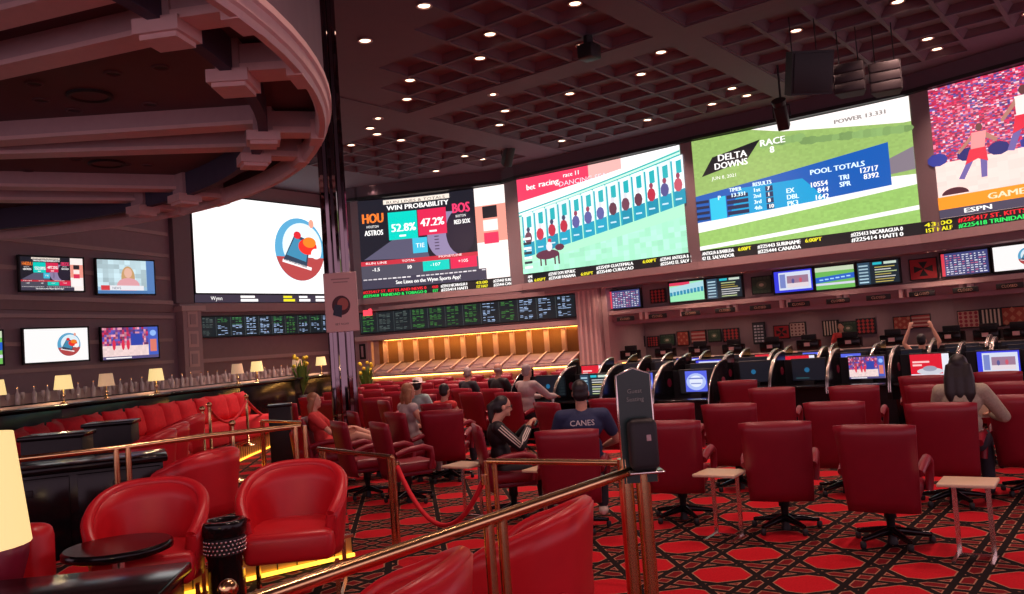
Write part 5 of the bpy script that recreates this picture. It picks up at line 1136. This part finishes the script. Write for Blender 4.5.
for i, (P, Q) in enumerate(zip(BB[:-1], BB[1:])):
    d = Q-P; r = math.atan2(d.y, d.x); t = thing('back_bar', 'dark back bar shelf full of glasses behind the counter, section %s from the left' % nth(i), 'shelf', (P+Q)/2+Vector((0, 0, PLAT)), r, 'back bar sections')
    q = MB(); q.rbox((0, 0, .53), (d.length, .4, 1.06), .01, 'blackm'); q.obj('cupboard', t); q = MB(); q.box((0, .1, 1.16), (d.length, .2, .2), 'trimd'); q.obj('upper_step', t)
bt = None; gl = None
for i in range(84):
    s = (i+.5)/84; kk = s*(len(BB)-1); j = int(kk); f = kk-j; p = BB[j].lerp(BB[j+1], f)+Vector((.05, -.02, 0))+Vector((random.uniform(-.04, .04), 0, 0)); z = PLAT+1.06
    if i % 2 == 0:
        if bt is None:
            bt = thing('bottle', 'x', 'bottle', (p.x, p.y, z), 0, 'bottles on the back bar'); q = MB(); q.lathe((0, 0, 0), [(.045, 0), (.048, .02), (.048, .19), (.018, .25), (.016, .31)], 'glass', 12); q.obj('body', bt); q = MB(); q.lathe((0, 0, 0), [(.019, .31), (.019, .34)], 'brass', 10); q.obj('cap', bt); o = bt
        else: o = dup(bt, (p.x, p.y, z), 0)
        o['label'] = 'pale glass bottle on the back bar, %s bottle from the left' % nth(i//2)
    else:
        if gl is None:
            gl = tag(MB().lathe((0, 0, 0), [(.035, 0), (.035, .006), (.006, .01), (.006, .09), (.035, .13), (.042, .2), (.036, .24)], 'glass', 12).obj('wine_glass', loc=(p.x, p.y, z)), 'x', 'glass', 'stemmed glasses on the back bar'); o = gl
        else: o = gl.copy(); C.objects.link(o); o.location = (p.x, p.y, z)
        o['label'] = 'pale stemmed glass on the back bar, %s glass from the left' % nth(i//2)
# black cabinets in the lounge
for x, y, d, W, l in ((112, 433, 11.2, .62, 'black waiter station before the banquette, right one of two'), (58, 447, 9.6, .68, 'black waiter station before the banquette, left one of two'), (280, 404, 15.5, .42, 'small black stand behind the far red rope')):
    p = aty(x, y, d); t = thing('waiter_station', l, 'cabinet', (p.x, p.y, PLAT if x < 200 else 0), .2, 'black waiter stations'); H = .9 if x < 200 else 1.1
    q = MB(); q.rbox((0, 0, H), (W, .5, .05), .01, 'black'); q.obj('top', t); q = MB(); q.rbox((0, 0, H/2), (W*.92, .44, H-.04), .01, 'blackm'); q.obj('body', t)
# flowers by the column
def plant(x, y, d, label, k=1):
    p = aty(x, y, d); t = thing('potted_plant', label, 'plant', (p.x, p.y, PLAT if x < 330 else 0)); q = MB(); q.lathe((0, 0, 0), [(.16*k, 0), (.22*k, .55), (.2*k, .56), (.1, .54)], 'pot', 16); q.obj('pot', t)
    q = MB(); R_ = random.Random(int(x))
    for i in range(60):
        a = R_.uniform(0, 2*PI); b_ = R_.uniform(.2, 1.0); L = R_.uniform(.4, 1.1); c0 = Vector((0, 0, .5)); c1 = c0+Vector((math.cos(a)*b_*.35, math.sin(a)*b_*.35, L)); s = Vector((-math.sin(a), math.cos(a), 0))*.05
        m_ = c0.lerp(c1, .6)+Vector((0, 0, .08)); q.add([c0-s*.3, c0+s*.3, m_+s, m_-s, c1], [(0, 1, 2, 3), (3, 2, 4)], 'leaf')
    q.obj('foliage', t)
    for i in range(10): a = R_.uniform(0, 6.3); q = MB(); q.ball((math.cos(a)*.18, math.sin(a)*.18, R_.uniform(1.3, 1.65)), .055, 'yellow', 8, k=5); q.obj('flower', t)
plant(301, 372, 23.6, 'potted plant with yellow flowers left of the mirror column'); plant(366, 375, 26, 'green potted plant at the left end of the gold counter')
# ------------------------------------------------------------------ PEOPLE
def limb(mb, pts, rad, n=12):
    pts = [Vector(p) for p in pts]
    for i in range(len(pts)-1):
        a, b_ = pts[i], pts[i+1]; mb.tube([a, a.lerp(b_, .33), a.lerp(b_, .67), b_], [rad[i], rad[i]*.67+rad[i+1]*.33+.004, rad[i]*.33+rad[i+1]*.67+.003, rad[i+1]], None, n)
    for p, r in zip(pts, rad): mb.ball(p, r*1.0, None, n)
def remesh(mb, name, m, par, vox, it=3):
    mb.mats = [m]; mb.m = [0]*len(mb.m); o = mb.obj(name, par); r = o.modifiers.new('remesh', 'REMESH'); r.mode = 'VOXEL'; r.voxel_size = vox; r.use_smooth_shade = True
    k = o.modifiers.new('smooth', 'SMOOTH'); k.factor = .5; k.iterations = it; return o
def person(label, loc, rz, group=None, skin='skin', hair='hair', hs='short', top='grey', sleeve=1, legs='jean', bare=False, shoe='blackm', vox=.016, sc=1.0, elbow=None, wrist=None, knee=None, ankle=None, tilt=(0, 0), lean=0, W=1.0, standing=False, hands=True, yaw=0, extra=None):
    t = thing('person', label, 'person', loc, rz, group); t.scale = (sc,)*3
    hz = .58 if not standing else .92; dz = hz-.58
    def ln(x, y, z): k = (z-hz)*lean; return Vector((x, y+k, z))
    hip = [Vector((s*.095*W, -.08, hz)) for s in (-1, 1)]
    kn = knee or [Vector((s*.13, .36, .57)) if not standing else Vector((s*.10, -.04, .50)) for s in (-1, 1)]
    an = ankle or [Vector((s*.13, .38, .10)) if not standing else Vector((s*.10, -.08, .09)) for s in (-1, 1)]
    kn = [Vector(p) for p in kn]; an = [Vector(p) for p in an]
    sh = [ln(s*.175*W, -.13, 1.06+dz) for s in (-1, 1)]
    el = [Vector(p) for p in (elbow or [(-.25, -.02, .80+dz), (.25, -.02, .80+dz)])]; wr = [Vector(p) for p in (wrist or [(-.17, .24, .74+dz), (.17, .24, .74+dz)])]
    nb = ln(0, -.13, 1.13+dz); hd = ln(0, -.10, 1.13+dz)+Vector((tilt[0], tilt[1], .150))
    # body
    b = MB(); waist = ln(0, -.11, .76+dz); chest = ln(0, -.13, .97+dz)
    b.ball((0, -.08, hz+.02), (.165*W, .12, .13)); b.ball(waist, (.135*W, .10, .14)); b.ball(chest, (.165*W, .11, .16)); limb(b, [sh[0], sh[1]], [.058, .058])
    limb(b, [chest, nb, hd-Vector((0, 0, .05))], [.08, .056, .052])
    R_ = Matrix.Rotation(yaw, 4, 'Z'); HT = Matrix.Translation(hd) @ R_ @ Matrix.Rotation(-tilt[1]*2.2, 4, 'X')
    b.ball((0, -.005, .025), (.074, .092, .092), None, 18, HT, 12); b.ball((0, .030, -.045), (.055, .058, .062), None, 16, HT, 10); b.ball((0, .07, -.085), (.028, .022, .02), None, 10, HT)
    b.add([(-.012, .082, .01), (.012, .082, .01), (.018, .105, -.035), (-.018, .105, -.035), (0, .118, -.028), (0, .07, -.05), (0, .06, .03)], [(0, 3, 4), (0, 4, 1), (1, 4, 2), (3, 5, 4), (4, 5, 2), (0, 1, 6), (0, 6, 3), (1, 2, 6), (6, 2, 5), (6, 5, 3)], None, True, HT)
    for s in (-1, 1): b.ball((s*.076, -.005, -.01), (.012, .020, .032), None, 8, HT)
    for i, s in enumerate((-1, 1)):
        limb(b, [sh[i], el[i], wr[i]], [.050, .038, .027]); limb(b, [hip[i], kn[i], an[i]], [.082, .058, .040])
        toe = an[i]+Vector((0, .17, -.055)) if an[i].z < .2 else an[i]+(an[i]-kn[i]).normalized()*.04+Vector((0, .02, .13)); limb(b, [an[i]+Vector((0, -.02, -.04)), toe], [.042, .030])
        d = (wr[i]-el[i]).normalized(); side = Vector((-s, 0, 0)); side = (side-d*side.dot(d)).normalized(); nrm = d.cross(side)
        if nrm.z > 0: nrm = -nrm
        pc = wr[i]+d*.05; T = Matrix((( d.x, side.x, nrm.x, pc.x), (d.y, side.y, nrm.y, pc.y), (d.z, side.z, nrm.z, pc.z), (0, 0, 0, 1)))
        b.ball((0, 0, 0), (.052, .040, .016), None, 10, T)
        if hands:
            for k, (off_, L) in enumerate(((.030, .072), (.011, .080), (-.009, .075), (-.028, .058))):
                b.tube([T @ Vector((.035, off_, 0)), T @ Vector((.035+L*.5, off_*1.15, .006)), T @ Vector((.035+L*.8, off_*1.2, .024)), T @ Vector((.035+L*.86, off_*1.2, .042))], [.0095, .009, .0085, .007], None, 7)
            b.tube([T @ Vector((-.02, .03, 0)), T @ Vector((.01, .058, .012)), T @ Vector((.035, .066, .026))], [.013, .011, .008], None, 7)
    remesh(b, 'body', skin, t, vox, 2)
    # eyes
    for s in (-1, 1):
        q = MB(); q.ball((s*.028, .083, .012), (.013, .008, .007), 'white', 8, HT); q.ball((s*.028, .090, .012), (.006, .004, .006), 'hair', 6, HT); q.obj('eye', t)
    # shirt
    b = MB(); g = .014
    b.ball((0, -.08, hz+.06), (.165*W+g, .12+g, .12)); b.ball(waist, (.135*W+g+.012, .105+g, .15)); b.ball(chest, (.165*W+g, .11+g, .165)); limb(b, [sh[0], sh[1]], [.058+g, .058+g])
    for i in (0, 1):
        if sleeve == 0: continue
        e = el[i] if sleeve == 1 else sh[i].lerp(el[i], .62)
        if sleeve == 1: limb(b, [sh[i], el[i], el[i].lerp(wr[i], .93)], [.056+g, .044+g, .030+g])
        else: limb(b, [sh[i], e], [.056+g, .048+g])
    remesh(b, 'shirt', top, t, max(vox, .012), 3)
    if not bare:
        b = MB(); b.ball((0, -.08, hz+.01), (.165*W+g*.8, .12+g, .12))
        for i in (0, 1): limb(b, [hip[i], kn[i], kn[i].lerp(an[i], .92)], [.084+g, .060+g, .046+g])
        remesh(b, 'trousers', legs, t, max(vox, .014), 3)
    else:
        b = MB(); b.ball((0, -.08, hz+.01), (.165*W+g*.8, .12+g, .12))
        for i in (0, 1): limb(b, [hip[i], hip[i].lerp(kn[i], .45)], [.084+g, .076+g])
        remesh(b, 'shorts', legs, t, max(vox, .014), 3)
    for i in (0, 1):
        if shoe:
            b = MB(); toe = an[i]+Vector((0, .17, -.05)) if an[i].z < .2 else an[i]+Vector((0, .04, .14)); a0 = an[i]+Vector((0, -.035, -.045)); limb(b, [a0, a0.lerp(toe, .5)+Vector((0, 0, .006)), toe], [.048, .046, .036]); remesh(b, 'shoe', shoe, t, .014, 2)
    # hair
    if hs:
        b = MB()
        if hs != 'bald': b.ball((0, -.022, .045), (.083, .090, .088), None, 18, HT, 12)
        if hs == 'bald': b.ball((0, -.035, .0), (.081, .072, .055), None, 16, HT, 10)
        if hs in ('short', 'bun', 'long', 'tail'): b.ball((0, -.045, -.01), (.080, .062, .075), None, 16, HT, 10)
        if hs == 'long':
            for x in (-.06, 0, .06): b.tube([HT @ Vector((x, -.05, .03)), HT @ Vector((x*1.25, -.085, -.10)), HT @ Vector((x*1.3, -.10, -.24)), HT @ Vector((x*1.0, -.11, -.40))], [.05, .058, .055, .02], None, 10)
        if hs == 'mid':
            for x in (-.065, -.03, .03, .065): b.tube([HT @ Vector((x, -.02, .03)), HT @ Vector((x*1.25, -.055, -.08)), HT @ Vector((x*1.3, -.06, -.20))], [.045, .05, .022], None, 10)
        if hs == 'tail': b.tube([HT @ Vector((0, -.10, .05)), HT @ Vector((0, -.15, .0)), HT @ Vector((0, -.13, -.14)), HT @ Vector((0, -.10, -.24))], [.035, .042, .035, .012], None, 10)
        remesh(b, 'hair', hair, t, .013, 3)
    if extra: extra(t, sh, el, wr, HT)
    return t
def chair_at(lbl): return next(o for o in C.objects if o.get('label') == lbl)
def seat_of(lbl, dx=0, dy=0, up=0):
    o = chair_at(lbl); p = Vector(o.location)+Matrix.Rotation(o.rotation_euler.z, 3, 'Z') @ Vector((dx, dy, up)); return p, o.rotation_euler.z
def phone_extra(t, sh, el, wr, HT):
    m = (wr[0]+wr[1])/2+Vector((0, .095, .03)); q = MB(); q.rbox((0, 0, 0), (.15, .012, .075), .006, 'black', 2, T=Matrix.Translation(m) @ Matrix.Rotation(-.5, 4, 'X')); q.obj('phone', None)
    o = C.objects[-1]; o.matrix_world = t.matrix_basis @ Matrix.Identity(4); tag(o, 'dark phone held by the woman in the black striped jacket', 'phone'); o.name = 'phone'
    for i, s in enumerate((-1, 1)):
        q = MB()
        for k in (-.028, 0, .028):
            pts = []
            for a, b_ in ((sh[i], el[i]), (el[i], wr[i])):
                for f in (0.02, .35, .7, 1):
                    if a is el[i] and f == .02: continue
                    if f == 1 and b_ is wr[i]: f = .86
                    d = (b_-a).normalized(); out = Vector((s, 0, .25)); out = (out-d*out.dot(d)).normalized(); sd = d.cross(out)
                    r = .073 if a is sh[i] else .060; r -= .012*f; ang = k/.07; pts.append(a.lerp(b_, f)+out*r*math.cos(ang)+sd*r*math.sin(ang))
            q.tube(pts, .0065, 'white', 6)
        q.obj('sleeve_stripes', t)
    q = MB()
    for s in (-1, 1): q.tube([HT @ Vector((s*.03+.022*math.cos(a), .098, .012+.018*math.sin(a))) for a in [2*PI*k/12 for k in range(12)]], .0025, 'blackm', 6, closed=True); q.tube([HT @ Vector((s*.052, .095, .015)), HT @ Vector((s*.078, .0, .0))], .0025, 'blackm', 6)
    q.obj('glasses', t)
p, r = seat_of('red swivel armchair holding the woman in the black striped jacket')
person('woman in a black jacket with white sleeve stripes and glasses, looking at her phone', p+Vector((0, 0, -.04)), r, top='track', legs='track', hs='tail', vox=.009, W=.98, sc=.98, tilt=(0, .06), lean=-.02, elbow=[(-.23, .08, .84), (.23, .08, .84)], wrist=[(-.07, .22, 1.03), (.07, .22, 1.03)], extra=phone_extra)
def shirt_text(t, sh, el, wr, HT):
    cv = Canvas(.26, .1, 0, 'paint'); cv.text('CANES', .13, .02, .055, (.75, .72, .70), 2, al='c'); o = cv.mb.obj('lettering', t, (0, -.262, .96))
p, r = seat_of('red swivel armchair holding the man in the navy shirt', .10, .16)
person('man in a navy short-sleeved shirt seen from behind, short dark hair', p+Vector((0, 0, .02)), r+.1, top='navyc', sleeve=2, hs='short', vox=.010, W=1.15, sc=1.05, skin='skin2', hair='hair', shoe='cream', elbow=[(-.30, .0, .80), (.32, .02, .80)], wrist=[(-.18, .24, .72), (.20, .26, .72)], extra=shirt_text)
p, r = seat_of('red chair holding the long-haired woman with the striped sleeve', .16, .12)
def tablet_extra(t, sh, el, wr, HT):
    q = MB(); q.rbox((.16, .38, .86), (.16, .012, .22), .006, 'cream'); o = q.obj('tablet', None); o.matrix_world = t.matrix_basis; tag(o, 'white tablet held by the long-haired woman at the right', 'tablet')
person('woman with long black hair and a striped knit sleeve, holding a white tablet', p, r, top='stripe', hs='long', vox=.012, W=1.0, sc=1.06, elbow=[(-.25, .02, .80), (.33, .02, .80)], wrist=[(-.1, .26, .78), (.22, .26, .80)], extra=tablet_extra)
p, r = seat_of('pink-lit red armchair holding the man in the grey sweater', .12, .12)
person('man in a pale grey sweater leaning towards the left race desks', p, r, top='grey', hair='hairg', hs='short', sc=1.08, elbow=[(-.24, .16, .84), (.24, .2, .84)], wrist=[(-.15, .42, .82), (.17, .46, .82)], lean=.12)
p, r = seat_of('dark red armchair below the bald man', .1, .08)
person('bald man in dark clothes seated left of the man in the grey sweater', p+Vector((.25, .8, 0)), r, top='track', hair='hairg', hs='bald', sc=1.1, skin='skin2')
person('grey-haired man in dark clothes, leftmost of the three seated men by the race desks', Vector((-.98, 18.3, 0)), r, top='jean', hair='hairg', hs='short', sc=1.05)
p, r = seat_of('red armchair holding the woman in the grey top')
put_chair(Vector((-.30, 17.31, 0)), -.75, 'red armchair under the bald man by the left race desks', G5, True); put_chair(Vector((-.98, 18.3, 0)), -.75, 'red armchair under the grey-haired man by the left race desks', G5, True)
person('woman with light brown hair in a grey sleeveless top, seated facing right', p, r, top='grey', sleeve=0, hair='hairb', hs='mid', skin='skin', sc=1.03, W=1.0, legs='grey')
person('dark-haired person in red resting beyond the square dark red armchair', Vector((-1.14, 13.95, -.06)), -.6, top='redc', sleeve=0, hs='bun', sc=1.0, skin='skin2')
put_chair(Vector((-1.14, 13.95, 0)), -.6, 'red armchair under the dark-haired person in red', G5, True)
def hat_extra(t, sh, el, wr, HT):
    q = MB(); q.lathe((0, 0, 0), [(.16, .055), (.155, .06), (.09, .065), (.085, .13), (.05, .145), (.001, .148)], 'white', 18, T=HT); q.obj('hat', t)
person('person in a white hat and pale teal shirt, seated in the far rows', Vector((*G(421, 384, 1.30), 0)), -.5, top='teal', sleeve=2, hs='short', sc=1.0, extra=hat_extra)
p, r = seat_of('bright red tub chair beside the reclining person with bare legs')
p8 = aty(330, 388, 12.6); p8.z = 0
put_chair(Vector((p8.x-.02, 12.6, 0)), yaw_to(1, .1), 'red armchair under the reclining person with bare legs', G5, True)
person('person with bare legs stretched out on the next seat, reclining near the column', Vector((p8.x, 12.6, .0)), yaw_to(1, .1), top='redc', sleeve=2, hair='hairb', hs='mid', bare=True, legs='redc', shoe=None, sc=1.0, knee=[(-.10, .34, .80), (.10, .36, .74)], ankle=[(-.08, .74, .62), (.08, .78, .60)], lean=-.25, elbow=[(-.25, .0, .82), (.25, .0, .82)], wrist=[(-.12, .22, .85), (.12, .22, .85)])
p10 = aty(928, 350, 17.0); p10.z = 0
person('person stretching both bare arms up behind the race desks, only the arms in view', p10+Vector((0, .2, 0)), RZV+.1, top='jean', sleeve=0, hs='short', sc=1.08, elbow=[(-.30, -.12, 1.24), (.30, -.12, 1.24)], wrist=[(-.20, -.08, 1.50), (.20, -.08, 1.50)], skin='skin')
put_chair(p10+Vector((0, .2, 0)), RZV+.1, 'red armchair under the person stretching both arms up', G4, True)
h = hit(824, 330, TV); n = Vector((.62, .785, 0)); p11 = h[1]+n*1.4; p11.z = 0
person('teller in red standing behind the counter right of the honeycomb panel', p11, PI-.6, top='redc', hs='short', standing=True, sc=1.05)
